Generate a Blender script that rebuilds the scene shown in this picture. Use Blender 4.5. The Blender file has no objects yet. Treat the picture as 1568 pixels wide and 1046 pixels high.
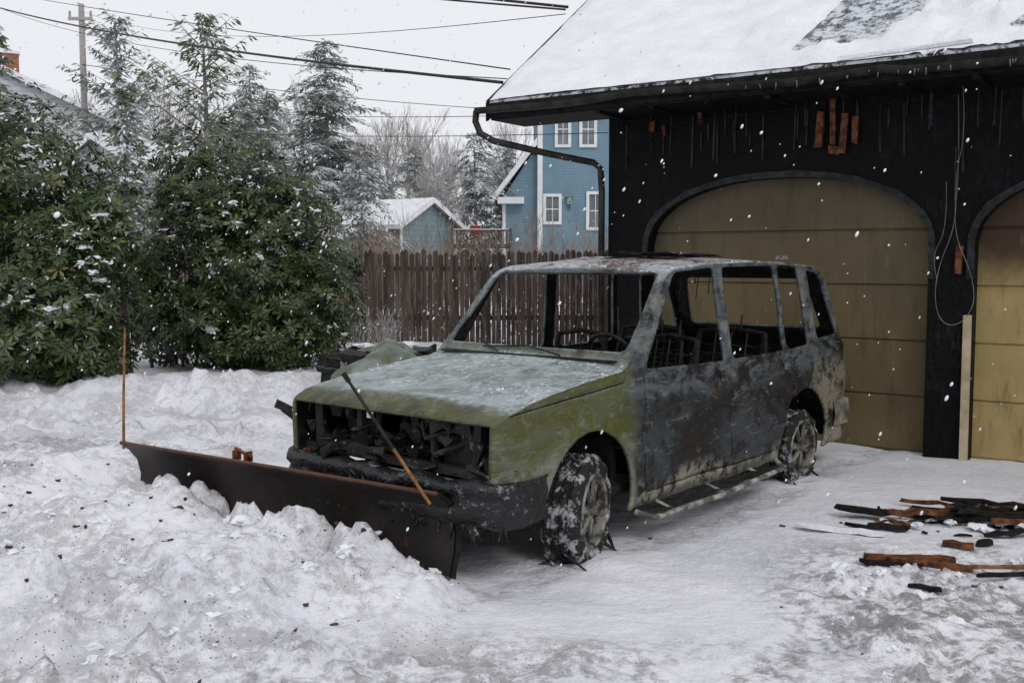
import bpy,bmesh,math,random
import numpy as np
from mathutils import Vector,Matrix,noise as nz
random.seed(7); np.random.seed(7)
R=random.random
def U(a,b): return a+(b-a)*random.random()
scene=bpy.context.scene
V=Vector
# ---------------------------------------------------------------- node helpers
class Mt:
    def __init__(s,name,rough=.8,spec=.3,metal=0):
        s.m=bpy.data.materials.new(name); s.m.use_nodes=True
        s.nt=s.m.node_tree; s.b=s.nt.nodes['Principled BSDF']
        s.b.inputs['Roughness'].default_value=rough
        s.b.inputs['Specular IOR Level'].default_value=spec
        s.b.inputs['Metallic'].default_value=metal
        s.tc=s.nt.nodes.new('ShaderNodeTexCoord')
        s.obj=s.tc.outputs['Object']
    def N(s,t): return s.nt.nodes.new(t)
    def put(s,sock,v):
        if isinstance(v,bpy.types.NodeSocket): s.nt.links.new(v,sock)
        elif isinstance(v,(tuple,list)) and len(v)==3 and sock.type=='RGBA': sock.default_value=(*v,1)
        else: sock.default_value=v
    def noise(s,sc,det=4,rough=.6,vec=None,dist=0):
        n=s.N('ShaderNodeTexNoise'); n.inputs['Scale'].default_value=sc
        n.inputs['Detail'].default_value=min(det,4); n.inputs['Roughness'].default_value=rough
        n.inputs['Distortion'].default_value=dist
        s.put(n.inputs['Vector'],vec or s.obj); return n.outputs['Fac']
    def vor(s,sc,vec=None,feat='F1'):
        n=s.N('ShaderNodeTexVoronoi'); n.feature=feat; n.inputs['Scale'].default_value=sc
        s.put(n.inputs['Vector'],vec or s.obj); return n.outputs['Distance']
    def map(s,scale=(1,1,1),rot=(0,0,0),vec=None):
        n=s.N('ShaderNodeMapping'); n.inputs['Scale'].default_value=scale; n.inputs['Rotation'].default_value=rot
        s.put(n.inputs['Vector'],vec or s.obj); return n.outputs['Vector']
    def sep(s,vec=None):
        n=s.N('ShaderNodeSeparateXYZ'); s.put(n.inputs[0],vec or s.obj); return n.outputs
    def math(s,op,a,b=0,clamp=False):
        n=s.N('ShaderNodeMath'); n.operation=op; n.use_clamp=clamp
        s.put(n.inputs[0],a); s.put(n.inputs[1],b); return n.outputs[0]
    def ramp(s,f,a,b):
        n=s.N('ShaderNodeMapRange'); n.interpolation_type='SMOOTHSTEP'
        s.put(n.inputs[0],f); n.inputs[1].default_value=a; n.inputs[2].default_value=b; return n.outputs[0]
    def mix(s,f,a,b):
        n=s.N('ShaderNodeMix'); n.data_type='RGBA'
        s.put(n.inputs[0],f); s.put(n.inputs[6],a); s.put(n.inputs[7],b); return n.outputs[2]
    def mul(s,*a):
        r=a[0]
        for q in a[1:]: r=s.math('MULTIPLY',r,q)
        return r
    def col(s,c): s.put(s.b.inputs['Base Color'],c); return s
    def bump(s,h,st=.5,d=.02):
        n=s.N('ShaderNodeBump'); n.inputs['Strength'].default_value=st; n.inputs['Distance'].default_value=d
        s.put(n.inputs['Height'],h); s.nt.links.new(n.outputs[0],s.b.inputs['Normal']); return s
    def nrmz(s):
        g=s.N('ShaderNodeNewGeometry'); return s.sep(g.outputs['Normal'])[2]
def simple(name,c1,c2,sc=6,rough=.8,bump=.3,spec=.3,metal=0):
    m=Mt(name,rough,spec,metal); n=m.noise(sc,3)
    m.col(m.mix(m.ramp(n,.35,.65),c1,c2))
    if bump: m.bump(m.noise(sc*4,2),bump,.01)
    return m.m
# ---------------------------------------------------------------- mesh helpers
class MB:
    def __init__(s): s.v=[];s.f=[];s.m=[]
    def add(s,vs,fs,mi=0):
        o=len(s.v); s.v+= [tuple(p) for p in vs]; s.f+=[tuple(i+o for i in f) for f in fs]; s.m+=[mi]*len(fs)
    def box(s,c,d,mi=0,rot=None,jit=0):
        hx,hy,hz=d[0]/2,d[1]/2,d[2]/2
        vs=[V((sx*hx,sy*hy,sz*hz)) for sz in(-1,1) for sy in(-1,1) for sx in(-1,1)]
        if jit: vs=[p+V((U(-jit,jit),U(-jit,jit),U(-jit,jit))) for p in vs]
        if rot is not None: vs=[rot@p for p in vs]
        vs=[p+V(c) for p in vs]
        s.add(vs,[(0,2,3,1),(4,5,7,6),(0,1,5,4),(2,6,7,3),(0,4,6,2),(1,3,7,5)],mi)
    def tube(s,pts,r,n=6,mi=0,cap=True):
        pts=[V(p) for p in pts]; k=len(pts)
        if not hasattr(r,'__len__'): r=[r]*k
        vs=[];up=V((0,0,1))
        for i,p in enumerate(pts):
            t=(pts[min(i+1,k-1)]-pts[max(i-1,0)]).normalized()
            a=t.cross(up if abs(t.z)<.95 else V((1,0,0))).normalized(); b=t.cross(a)
            for j in range(n):
                an=2*math.pi*j/n; vs.append(p+a*math.cos(an)*r[i]+b*math.sin(an)*r[i])
        fs=[(i*n+j,i*n+(j+1)%n,(i+1)*n+(j+1)%n,(i+1)*n+j) for i in range(k-1) for j in range(n)]
        if cap and n>3: fs+=[tuple(range(n-1,-1,-1)),tuple((k-1)*n+j for j in range(n))]
        s.add(vs,fs,mi)
    def prism(s,poly,axis,a,b,mi=0):
        n=len(poly)
        def P(p,t):
            return {'y':(p[0],t,p[1]),'x':(t,p[0],p[1]),'z':(p[0],p[1],t)}[axis]
        vs=[P(p,a) for p in poly]+[P(p,b) for p in poly]
        fs=[tuple(range(n)),tuple(range(2*n-1,n-1,-1))]+[(i,(i+1)%n+0,(i+1)%n+n,i+n)[::-1] for i in range(n)]
        s.add(vs,fs,mi)
    def torus(s,c,R0,r,axis=V((1,0,0)),n=24,k=6,mi=0):
        axis=axis.normalized(); a=axis.orthogonal().normalized(); b=axis.cross(a)
        pts=[V(c)+a*R0*math.cos(2*math.pi*i/n)+b*R0*math.sin(2*math.pi*i/n) for i in range(n+1)]
        s.tube(pts,r,k,mi,False)
    def grid(s,fn,us,vs_,mi=0):
        nu=len(us);nv=len(vs_)
        vv=[fn(a,b) for a in us for b in vs_]
        s.add(vv,[(i*nv+j,(i+1)*nv+j,(i+1)*nv+j+1,i*nv+j+1) for i in range(nu-1) for j in range(nv-1)],mi)
    def obj(s,name,mats,parent=None,loc=(0,0,0),rz=0,smooth=False,fix=True):
        me=bpy.data.meshes.new(name); me.from_pydata(s.v,[],s.f)
        for m in mats: me.materials.append(m)
        me.polygons.foreach_set('material_index',s.m)
        if smooth: me.polygons.foreach_set('use_smooth',[True]*len(s.f))
        me.update()
        if fix:
            bm=bmesh.new(); bm.from_mesh(me); bmesh.ops.recalc_face_normals(bm,faces=bm.faces); bm.to_mesh(me); bm.free()
        o=bpy.data.objects.new(name,me); scene.collection.objects.link(o)
        o.location=loc; o.rotation_euler=(0,0,rz)
        if parent: o.parent=parent
        return o
def empty(name,loc=(0,0,0),rz=0):
    o=bpy.data.objects.new(name,None); scene.collection.objects.link(o); o.location=loc; o.rotation_euler=(0,0,rz); return o
def fb(x,y,z=0,o=4): return nz.fractal(V((x,y,z)),.9,2.1,o)
def ss(a,b,x):
    t=min(1,max(0,(x-a)/(b-a))); return t*t*(3-2*t)
def interp(x,pts):
    return float(np.interp(x,[p[0] for p in pts],[p[1] for p in pts]))
# ---------------------------------------------------------------- world / camera / sun
w=bpy.data.worlds.new("World"); scene.world=w; w.use_nodes=True
nt=w.node_tree; bg=nt.nodes['Background']
sk=nt.nodes.new('ShaderNodeTexSky'); sk.sky_type='NISHITA'; sk.sun_disc=False
sk.sun_elevation=math.radians(45); sk.sun_rotation=math.radians(155); sk.air_density=1; sk.dust_density=5
hs=nt.nodes.new('ShaderNodeHueSaturation'); hs.inputs['Saturation'].default_value=.25
mx=nt.nodes.new('ShaderNodeMix'); mx.data_type='RGBA'; mx.inputs[0].default_value=.9
mx.inputs[7].default_value=(8.9,9.05,9.5,1)
nt.links.new(sk.outputs[0],hs.inputs['Color']); nt.links.new(hs.outputs[0],mx.inputs[6]); nt.links.new(mx.outputs[2],bg.inputs['Color'])
bg.inputs['Strength'].default_value=.1
sd=bpy.data.lights.new('sun','SUN'); sd.energy=.85; sd.angle=math.radians(18); sd.color=(1,.97,.95)
so=bpy.data.objects.new('sun',sd); scene.collection.objects.link(so)
so.rotation_euler=(math.radians(48),0,math.radians(25))
cd=bpy.data.cameras.new('camera'); cd.lens=36; cd.sensor_width=36; cd.clip_end=2000; cd.clip_start=.05
cam=bpy.data.objects.new('camera',cd); scene.collection.objects.link(cam)
cam.location=(0,0,1.65); cam.rotation_euler=(math.radians(90-4.49),0,0); scene.camera=cam
scene.view_settings.view_transform='Standard'; scene.view_settings.look='None'; scene.view_settings.exposure=0
# ---------------------------------------------------------------- snow material
def snow_mat(name,ground=False):
    m=Mt(name,.75,.2)
    if ground:
        c=m.mix(m.ramp(m.noise(1.1,3),.3,.7),(.68,.685,.74),(.78,.775,.81))
        at=m.N('ShaderNodeAttribute'); at.attribute_name='dirt'; d=at.outputs['Fac']
        n1=m.noise(1.6,4,.7); n2=m.noise(14,4,.75)
        k=m.math('MULTIPLY',d,m.ramp(m.math('ADD',m.math('MULTIPLY',n1,.5),m.math('MULTIPLY',n2,.5)),.44,.58))
        c=m.mix(m.math('MULTIPLY',k,.9),c,(.20,.19,.185))
        sp=m.math('MULTIPLY',m.ramp(m.vor(42),.22,.10),m.ramp(n1,.46,.55))
        sp=m.math('MULTIPLY',sp,m.ramp(d,.05,.35))
        c=m.mix(m.math('MULTIPLY',sp,.85),c,(.06,.052,.045))
        m.col(c)
        m.bump(m.noise(22,4,.75),.65,.035)
    else:
        c=m.mix(m.ramp(m.noise(3,3),.3,.7),(.70,.715,.75),(.79,.80,.82))
        m.col(c); m.bump(m.noise(25,3,.7),.6,.025)
    return m.m
SNOW=snow_mat('snow'); GSNOW=snow_mat('ground_snow',True)
# ---------------------------------------------------------------- ground
def seg(a,b,st): return list(np.arange(a,b,st))
def grow(a,b,st,g=1.12):
    o=[];x=a
    while x<b: o.append(x); st*=g; x+=st
    o.append(b); return o
xs=[-x for x in grow(5.2,500,.06)][::-1]+seg(-5.16,5.2,.026)+grow(5.2,500,.06)
ys=[-20,-8,-3,0,1.5,2.4]+seg(2.6,7.5,.025)+seg(7.5,16,.07)+grow(16,700,.15)
def chunks(x,y,sc,thr,seed=0,sz=.46):
    wx=.35*nz.noise(V((x*sc*1.5,y*sc*1.5,1+seed))); wy=.35*nz.noise(V((x*sc*1.5,y*sc*1.5,7+seed)))
    d,p=nz.voronoi(V((x*sc+wx,y*sc+wy,seed)))
    r=nz.noise(p[0]*3.7+V((9,1,4)))
    if r<thr: return 0
    q=1-(d[0]/sz)**2
    return (q**.6 if q>0 else 0)*.5*(.6+1.5*min(.5,r-thr))/sc
def gh(x,y):
    h=.018*fb(x*.6,y*.6,1,3)
    left=ss(-2.0,-3.2,x-.15*(y-6)) if y<11 else ss(-1,-3,x)
    ax,ay=-.31,5.0; dx,dy=-.827,.562; nx,ny=-.562,-.827
    px,py=x-ax,y-ay; al=px*dx+py*dy; d=px*nx+py*ny
    e=.28*fb(x*1.3,y*1.3,4,3)
    hp=interp(al,[(-.35,0),(-.1,.08),(.15,.17),(.36,.26),(.50,.20),(.62,.14),(.80,.27),(1.05,.28),(1.3,.22),(1.6,.25),(2.0,.31),(2.3,.27),(2.6,.26),(3.2,.32),(3.8,.22),(5,.14)])
    prof=interp(d+e*ss(.0,.5,d),[(-.30,0),(-.08,.35),(.16,1),(.6,.92),(1.3,.45),(2.1,.1),(2.8,0)])
    if al>2.6: prof=max(prof,interp(d+e,[(-2,0),(-1,.6),(0,1),(2,.5),(4,.2)])*ss(2.6,3.2,al))
    pile=hp*prof
    rough=max(ss(.02,.12,pile)*.9,left*1.0)
    rr=ss(1.0,1.8,x+.3*fb(x,y,9,2))*ss(6.4,5.2,y+.2*(x-2))
    rough=max(rough,rr*.7)
    fr=ss(4.6,3.9,y+.35*fb(x*1.3,y*1.3,2,3)); rough=max(rough,fr*.7)
    drive=0
    if y<12:
        t=fb(x*1.8,y*1.8,3,3)
        h+=rough*(.075*t)
        if rough>.05:
            m1=.35+.85*ss(-.2,.3,fb(x*.8,y*.8,11,2))
            h+=rough*m1*(chunks(x,y,3.6,.02)*.75+chunks(x,y,8,-.05,3)*.95+chunks(x,y,17,-.05,6)*.9)
            h+=rough*.008*fb(x*13,y*13,3,2)
        else:
            # trodden drive: shallow scuffs and half-filled wheel tracks
            h+=.012*fb(x*2.6,y*5,3,4)
        u_=.65*x+.76*y; v_=.76*x-.65*y
        for tc in(-3.25,-1.75,-4.4):
            q=(v_-tc-.08*math.sin(u_*1.3)+.03*fb(u_*2,v_,5,2))
            tr=math.exp(-(q/.13)**4)*(1-.8*ss(.05,.2,pile))
            if x>-.3: h-=.022*tr*(.6+.6*nz.noise(V((x*5,y*5,2)))); drive=max(drive,tr*.45)
    h+=pile
    if x<.5 and y>7:
        yc=11.6+.28*(x+5)+.3*fb(x*.5,y*.2,2,2)
        b=math.exp(-((y-yc)/.9)**2)*.27 if y<yc else .10+.17*math.exp(-((y-yc)/1.0)**2)
        b*=ss(.3,-1.6,x); h+=b+b*.45*fb(x*2.2,y*2.2,5,4)
        rough=max(rough,.25*ss(.05,.3,b))
        if y<14: h+=b*chunks(x,y,3.2,.0)*1.0
    for (cx,cy) in ((.415,5.5),(2.17,7.56)):
        r2=(x-cx)**2+(y-cy)**2; h+=.05*math.exp(-r2/.12)
    dirt=min(1,rough*.7+.10+drive)
    if y>9: dirt=rough*.4+.05
    if x<-2 and y<9: dirt=max(dirt,1.0*left*ss(.30,.1,pile))
    if rr>.1: dirt=max(dirt,rr*1.0)
    if fr>.1: dirt=max(dirt,.8*fr)
    if pile>.05: dirt*=.75
    if x>2.2 and y<4.6: dirt=1
    return h,dirt
H=np.zeros((len(xs),len(ys))); Dm=np.zeros_like(H)
for i,x in enumerate(xs):
    for j,y in enumerate(ys):
        if y>30 or abs(x)>25 or (abs(x)>y*.55+2.5): H[i,j]=.1 if y>12 else 0; continue
        H[i,j],Dm[i,j]=gh(x,y)
nx_,ny_=len(xs),len(ys)
XX,YY=np.meshgrid(xs,ys,indexing='ij')
co=np.stack([XX,YY,H],-1).reshape(-1,3)
ii=np.arange(nx_*ny_).reshape(nx_,ny_)
fa=np.stack([ii[:-1,:-1],ii[1:,:-1],ii[1:,1:],ii[:-1,1:]],-1).reshape(-1,4)
def npmesh(name,co,fa,mats,midx=None,smooth=False):
    me=bpy.data.meshes.new(name); k=fa.shape[1]
    me.vertices.add(len(co)); me.vertices.foreach_set('co',co.astype(np.float32).ravel())
    me.loops.add(fa.size); me.loops.foreach_set('vertex_index',fa.astype(np.int32).ravel())
    me.polygons.add(len(fa)); me.polygons.foreach_set('loop_start',np.arange(0,fa.size,k,dtype=np.int32))
    for m in mats: me.materials.append(m)
    if midx is not None: me.polygons.foreach_set('material_index',np.asarray(midx,dtype=np.int32))
    me.polygons.foreach_set('use_smooth',np.full(len(fa),smooth))
    me.update(calc_edges=True); me.validate(); return me
gm=npmesh('ground',co,fa,[GSNOW],smooth=True)
a=gm.attributes.new('dirt','FLOAT','POINT'); a.data.foreach_set('value',Dm.ravel().astype(np.float32))
go=bpy.data.objects.new('snowy_ground',gm); scene.collection.objects.link(go)
mb=MB()
ico=bmesh.new(); bmesh.ops.create_icosphere(ico,subdivisions=2,radius=1)
icv=[v.co.copy() for v in ico.verts]; icf=[tuple(v.index for v in f.verts) for f in ico.faces]; ico.free()
def lump(mb,p,s,mi=0,fl=.7,sq=.3):
    o=U(0,99); mb.add([V(p)+V((v.x*s,v.y*s,v.z*s*fl))*(1+sq*nz.noise(v*1.3+V((o,0,0)))*1.8) for v in icv],icf,mi)
for k in range(520):
    r=R()
    if r<.5:
        al=U(-.1,3.6); d=abs(random.gauss(.6,.6)); x=-.31-.827*al-.562*d; y=5.0+.562*al-.827*d
    elif r<.8: x=U(-5,-2.2); y=U(4.5,9)
    else: x=U(1.3,4); y=U(3.4,5.4)
    s=.006+.035*R()**3.5
    if y<2.8: continue
    lump(mb,(x,y,gh(x,y)[0]-s*.15),s,0,.65,.8)
mb.obj('snow_chunks',[SNOW],smooth=False,fix=False)
mb=MB()
for k in range(260): # grit and bits of charcoal on the ploughed snow
    if R()<.6: al=U(-.1,3.8); d=abs(random.gauss(.7,.6)); x=-.31-.827*al-.562*d; y=5.0+.562*al-.827*d
    elif R()<.5: x=U(-6,-2.4); y=U(5,11)
    else: x=U(.8,4.2); y=U(3.2,6.6)
    if y<2.8: continue
    s=.003+.012*R()**3; mb.box((x,y,gh(x,y)[0]+s*.2),(s*2,s*1.4,s),0,Matrix.Rotation(U(0,3),3,'Z'),s*.4)
mb.obj('dirt_clods',[simple('dark_grit',(.03,.022,.018),(.08,.055,.04),20)])
# ---------------------------------------------------------------- garage
def char_mat():
    m=Mt('charred_siding',.55,.14)
    s=m.sep(); cb=m.N('ShaderNodeCombineXYZ'); m.put(cb.inputs[0],s[0]); m.put(cb.inputs[1],s[2]); m.put(cb.inputs[2],s[1])
    br=m.N('ShaderNodeTexBrick'); m.put(br.inputs['Vector'],cb.outputs[0])
    br.inputs['Scale'].default_value=1; br.inputs['Brick Width'].default_value=.11; br.inputs['Row Height'].default_value=.33
    br.inputs['Mortar Size'].default_value=.006; br.inputs['Color1'].default_value=(1,1,1,1); br.inputs['Color2'].default_value=(.35,.35,.35,1); br.inputs['Mortar'].default_value=(0,0,0,1)
    n=m.noise(1.3,4,.7,None,.6); n2=m.noise(9,4,.75,m.map((3,3,.8))); n3=m.noise(30,3,.7)
    c=m.mix(m.ramp(n2,.5,.8),(.0022,.0022,.0026),(.010,.010,.012))
    k=m.mul(m.ramp(n,.50,.68),m.math('ADD',m.math('MULTIPLY',br.outputs['Color'],.5),.2),m.ramp(n2,.38,.66))
    c=m.mix(m.math('MULTIPLY',k,.5),c,(.05,.056,.068))  # blue-grey patches: wet highlights on the char, painted into its colour
    m.col(c)
    h=m.math('ADD',m.math('MULTIPLY',br.outputs['Color'],.5),m.math('ADD',m.math('MULTIPLY',n2,.9),m.math('MULTIPLY',n3,.4)))
    m.bump(h,.9,.03); return m.m
CHAR=char_mat()
CHW=simple('charred_wood',(.004,.004,.004),(.016,.015,.015),12,.6,.8,.15)
RAWW=simple('scorched_raw_wood',(.19,.062,.018),(.035,.013,.008),16,.6,.6)
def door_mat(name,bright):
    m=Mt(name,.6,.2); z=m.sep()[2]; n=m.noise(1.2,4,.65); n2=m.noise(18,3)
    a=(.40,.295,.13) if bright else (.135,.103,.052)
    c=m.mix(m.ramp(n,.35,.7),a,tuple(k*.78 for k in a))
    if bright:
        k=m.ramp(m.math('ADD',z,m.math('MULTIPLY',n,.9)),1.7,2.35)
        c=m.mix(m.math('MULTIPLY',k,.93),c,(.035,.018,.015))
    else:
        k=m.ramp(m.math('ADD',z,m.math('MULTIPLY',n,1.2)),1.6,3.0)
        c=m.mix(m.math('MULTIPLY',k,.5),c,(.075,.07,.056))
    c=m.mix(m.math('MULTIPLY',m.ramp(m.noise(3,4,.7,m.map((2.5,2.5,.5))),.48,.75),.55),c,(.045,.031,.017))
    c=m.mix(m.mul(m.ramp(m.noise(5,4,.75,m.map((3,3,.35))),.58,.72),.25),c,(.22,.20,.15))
    m.col(c); m.bump(n2,.15,.01); return m.m
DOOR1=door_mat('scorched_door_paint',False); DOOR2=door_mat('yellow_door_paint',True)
TRIM=simple('cream_trim',(.48,.41,.28),(.33,.27,.17),5)
G=empty('burned_garage',(.97,10.37,0),math.atan2(-.566,.825))
D1=(.45,3.07); D2=(3.43,6.05); SPR=1.80; RISE=.60; WT=3.52
def arch(x,D):
    c=(D[0]+D[1])/2; hw=(D[1]-D[0])/2; t=abs(x-c)/hw
    if t>1: return 0
    return SPR+RISE*(1-t**2.3)**(1/2.0)
mb=MB()
xx=sorted(set([round(q,4) for q in list(np.arange(0,9.01,.045))+[D1[0],D1[1],D2[0],D2[1]]]))
for a,b in zip(xx[:-1],xx[1:]):
    mid=(a+b)/2; inD=[D for D in (D1,D2) if D[0]<mid<D[1]]
    if inD:
        za=max(SPR,arch(a,inD[0])); zb=max(SPR,arch(b,inD[0]))
        mb.add([(a,0,za),(b,0,zb),(b,0,WT),(a,0,WT)],[(0,1,2,3)])
        mb.add([(a,0,za),(b,0,zb),(b,.16,zb),(a,.16,za)],[(0,3,2,1)])
    else: mb.add([(a,0,-.1),(b,0,-.1),(b,0,WT),(a,0,WT)],[(0,1,2,3)])
for D in(D1,D2):
    for x in D: mb.add([(x,0,-.1),(x,.16,-.1),(x,.16,SPR),(x,0,SPR)],[(0,1,2,3)])
mb.add([(0,0,-.1),(0,9,-.1),(0,9,WT),(0,4.5,6.6),(0,0,WT)],[(0,1,2,3,4)])
mb.add([(9,0,-.1),(9,9,-.1),(9,9,WT),(9,4.5,6.6),(9,0,WT)],[(0,4,3,2,1)])
mb.add([(0,9,-.1),(9,9,-.1),(9,9,WT),(0,9,WT)],[(0,3,2,1)])
mb.obj('walls',[CHAR],G,fix=False)
mb=MB()
for D in(D1,D2):
    c=(D[0]+D[1])/2; hw=(D[1]-D[0])/2
    ts=[-1+2*i/40 for i in range(41)]
    pts=[]
    for t in ts:
        tt=math.copysign(1-(1-abs(t))**1.8,t); x=c+hw*tt; pts.append((x,arch(x,D)))
    pts=[(D[0],1.5)]+pts+[(D[1],1.5)]
    for p,q in zip(pts[:-1],pts[1:]):
        def out(p): 
            dx=(p[0]-c)/hw; k=.06+.02*nz.noise(V((p[0]*6,0,0))); return (p[0]+k*dx*1.0,p[1]+k*(1-abs(dx))**.35 if abs(dx)<1 else p[1])
        po,qo=out(p),out(q); y0=-.022+U(-.006,.006)
        mb.add([(p[0],y0,p[1]),(q[0],y0,q[1]),(qo[0],y0,qo[1]),(po[0],y0,po[1]),(p[0],.04,p[1]),(q[0],.04,q[1]),(qo[0],.0,qo[1]),(po[0],.0,po[1])],
               [(0,1,2,3),(0,4,5,1),(3,2,6,7)])
# surviving charred vertical battens, thin and close to the wall
for i in range(46):
    x=U(.02,4.6); z=U(2.75,3.0) if (D1[0]-.1<x<D1[1]+.1 or x>D2[0]-.1) else U(.5,2.9)
    mb.box((x,-.004,z),(U(.008,.02),.012,U(.15,.5)),0,Matrix.Rotation(U(-.03,.03),3,'Y'))
mb.obj('charred_trim',[simple('char_flake',(.004,.004,.004),(.022,.024,.028),12,.5,.8,.25)],G)
mb=MB()
for (x,z,wd,h,a) in ((2.13,2.80,.06,.32,.05),(2.24,2.86,.045,.40,-.04),(2.34,2.76,.07,.34,.08),(2.44,2.78,.04,.24,0),(2.26,2.62,.10,.07,.2),
                     (3.31,1.66,.05,.22,.03),(.5,2.95,.04,.10,.1),(.62,2.9,.03,.10,-.1),(1.0,3.0,.03,.09,.05)):
    mb.box((x,-.03,z),(wd,.03,h),0,Matrix.Rotation(a,3,'Y'),.012)
mb.obj('scorched_boards',[RAWW],G)
def door(name,D,mat):
    mb=MB(); xs_=np.linspace(D[0]+.002,D[1]-.002,36)
    zs=[0,.48,.96,1.44,1.92,2.44]; g=.008
    y=.13
    for k in range(5):
        z0,z1=zs[k]+g/2,zs[k+1]-g/2
        for a,b in zip(xs_[:-1],xs_[1:]):
            def col(x):
                zt=[z0,z0+.01,z1-.01,z1]; yy=[y+.014,y,y,y+.014]
                return [(x,yy[q]+.004*fb(x*1.5,zt[q]*2,3,2),zt[q]) for q in range(4)]
            A,B=col(a),col(b); mb.add(A+B,[(0,4,5,1),(1,5,6,2),(2,6,7,3)])
    mb.add([(D[0]-.1,y+.018,-.1),(D[1]+.1,y+.018,-.1),(D[1]+.1,y+.018,2.5),(D[0]-.1,y+.018,2.5)],[(0,1,2,3)])
    return mb.obj(name,[mat],G,smooth=False,fix=False)
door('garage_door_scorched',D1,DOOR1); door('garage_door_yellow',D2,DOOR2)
mb=MB(); mb.box((3.395,-.02,.58),(.06,.04,1.25),0,None,.004)
mb.obj('door_trim',[TRIM],G)
RS=.70; ZE=3.25
def rz(y): return ZE+RS*(y+.6)
SH=Mt('asphalt_shingles',.8)
s_=SH.sep(); cb=SH.N('ShaderNodeCombineXYZ'); SH.put(cb.inputs[0],s_[0]); SH.put(cb.inputs[1],s_[1])
br=SH.N('ShaderNodeTexBrick'); SH.put(br.inputs['Vector'],cb.outputs[0]); br.inputs['Scale'].default_value=1; br.inputs['Brick Width'].default_value=.3; br.inputs['Row Height'].default_value=.12; br.inputs['Mortar Size'].default_value=.006
br.inputs['Color1'].default_value=(.07,.075,.085,1); br.inputs['Color2'].default_value=(.13,.135,.15,1); br.inputs['Mortar'].default_value=(.02,.02,.02,1)
SH.col(SH.mix(SH.ramp(SH.noise(9,4,.8),.40,.56),br.outputs['Color'],(.55,.58,.62))); SH.bump(br.outputs['Color'],.5,.01); SH=SH.m
mb=MB(); t=.09
mb.add([(-1.05,-.6,ZE),(9.6,-.6,ZE),(9.6,4.5,rz(4.5)),(-1.05,4.5,rz(4.5)),(-1.05,-.6,ZE-t),(9.6,-.6,ZE-t),(9.6,4.5,rz(4.5)-t),(-1.05,4.5,rz(4.5)-t)],
  [(0,1,2,3),(4,7,6,5),(0,4,5,1),(1,5,6,2),(3,7,4,0)])
mb.add([(-1.05,4.5,rz(4.5)),(9.6,4.5,rz(4.5)),(9.6,9.6,ZE),(-1.05,9.6,ZE)],[(0,1,2,3)])
mb.obj('roof_deck',[SH],G,fix=False)
mb=MB()
def snowroof(x,y):
    th=.05+.02*fb(x*.8,y*.8,2,3)
    lump_=ss(2.5,3.1,x+.35*fb(x,y*1.5,8,2))
    th+=lump_*(.22*max(0,nz.turbulence(V((x*3,y*3,1)),4,False)-.3)+chunks(x,y,5,-.1)*.9+chunks(x,y,10,-.1,4)*.6)+.02*fb(x*5,y*5,3,3)*(.25+lump_)
    th+=.035*ss(.1,.35,fb(x*3.3,y*3.3,31,3))*ss(1.2,1.6,x)
    e=min(1,max(0,(y+.6)/.12)); th*=.35+.65*e**.5
    th*=.4+.6*ss(-1.05,-.9,x)
    q=y+.6; px=ss(.0,.06,x-(1.93+.25*(q-.4)))*ss(.0,.06,(2.85+.25*(q-.4))-x+.15*fb(x*3,y*3,2,3))*ss(.25,.32,q+.08*fb(x*4,y*4,2,3))*ss(2.0,1.9,q)
    px=max(px, ss(.0,.1,-.32+fb(x*1.7,y*2.4,21,3))*ss(.5,1.2,x)*.9 if 3.1<x<6 else 0)
    th=th*(1-px)-.03*px
    edge=.02*fb(x*6,0,5,3)
    return (x+(edge if x<-1 else 0),y-(.03*abs(fb(x*3,1,4,3)) if y<-.59 else 0),rz(y)+th)
mb.grid(snowroof,list(np.arange(-1.05,9.6,.045)),[-.6]+list(np.arange(-.585,2.6,.05))+list(np.arange(2.6,4.6,.2)))
so_=mb.obj('roof_snow',[SNOW],G,smooth=True,fix=False)
mb=MB()
mb.box((4.28,-.615,ZE-.10),(10.66,.03,.15)); mb.box((4.28,-.3,ZE-.18),(10.6,.6,.02))
for i in range(18): mb.box((.2+i*.55,-.3,ZE-.202),(.05,.56,.03),0,None,.01)
for sx in(-1.065,9.61):
    mb.add([(sx,-.63,ZE-.2),(sx,4.5,rz(4.5)-.2),(sx,4.5,rz(4.5)+.02),(sx,-.63,ZE+.0),(sx+.03,-.63,ZE-.2),(sx+.03,4.5,rz(4.5)-.2),(sx+.03,4.5,rz(4.5)+.02),(sx+.03,-.63,ZE)],[(0,1,2,3),(4,7,6,5),(0,4,5,1),(3,2,6,7),(0,3,7,4)])
mb.obj('eaves',[CHW],G)
GUT=simple('sooty_metal',(.008,.008,.007),(.035,.032,.028),7,.5,.3,.3)
mb=MB()
gp=[]
for i in range(60):
    x=-1.12+i*.18; gp.append((x,-.70+.01*fb(x,2,2),ZE-.12-.03*fb(x*.7,3,3,3)-(.03 if x>3 else 0)))
for p,q in zip(gp[:-1],gp[1:]):
    vs=[]
    for P in (p,q):
        for k in range(7):
            a=math.pi+math.pi*k/6; vs.append((P[0],P[1]+.06*math.cos(a),P[2]+.06*math.sin(a)+.04))
    mb.add(vs,[(k,k+1,k+8,k+7) for k in range(6)])
mb.obj('gutter',[GUT],G,smooth=True,fix=False)
mb=MB()
mb.tube([(-1.13,-.70,ZE-.1),(-1.15,-.69,ZE-.2),(-1.11,-.66,ZE-.32),(-.98,-.6,ZE-.40),(-.5,-.35,ZE-.53),(-.12,-.10,ZE-.62),(-.06,-.06,ZE-.68),(-.05,-.05,ZE-.9),(-.05,-.05,0)],.034,8)
mb.obj('downspout',[GUT],G,smooth=True)
mb=MB()
mb.box((3.0,-.76,ZE+.02),(1.0,.02,.03),0,Matrix.Rotation(-.02,3,'Y'),.006)
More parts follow.
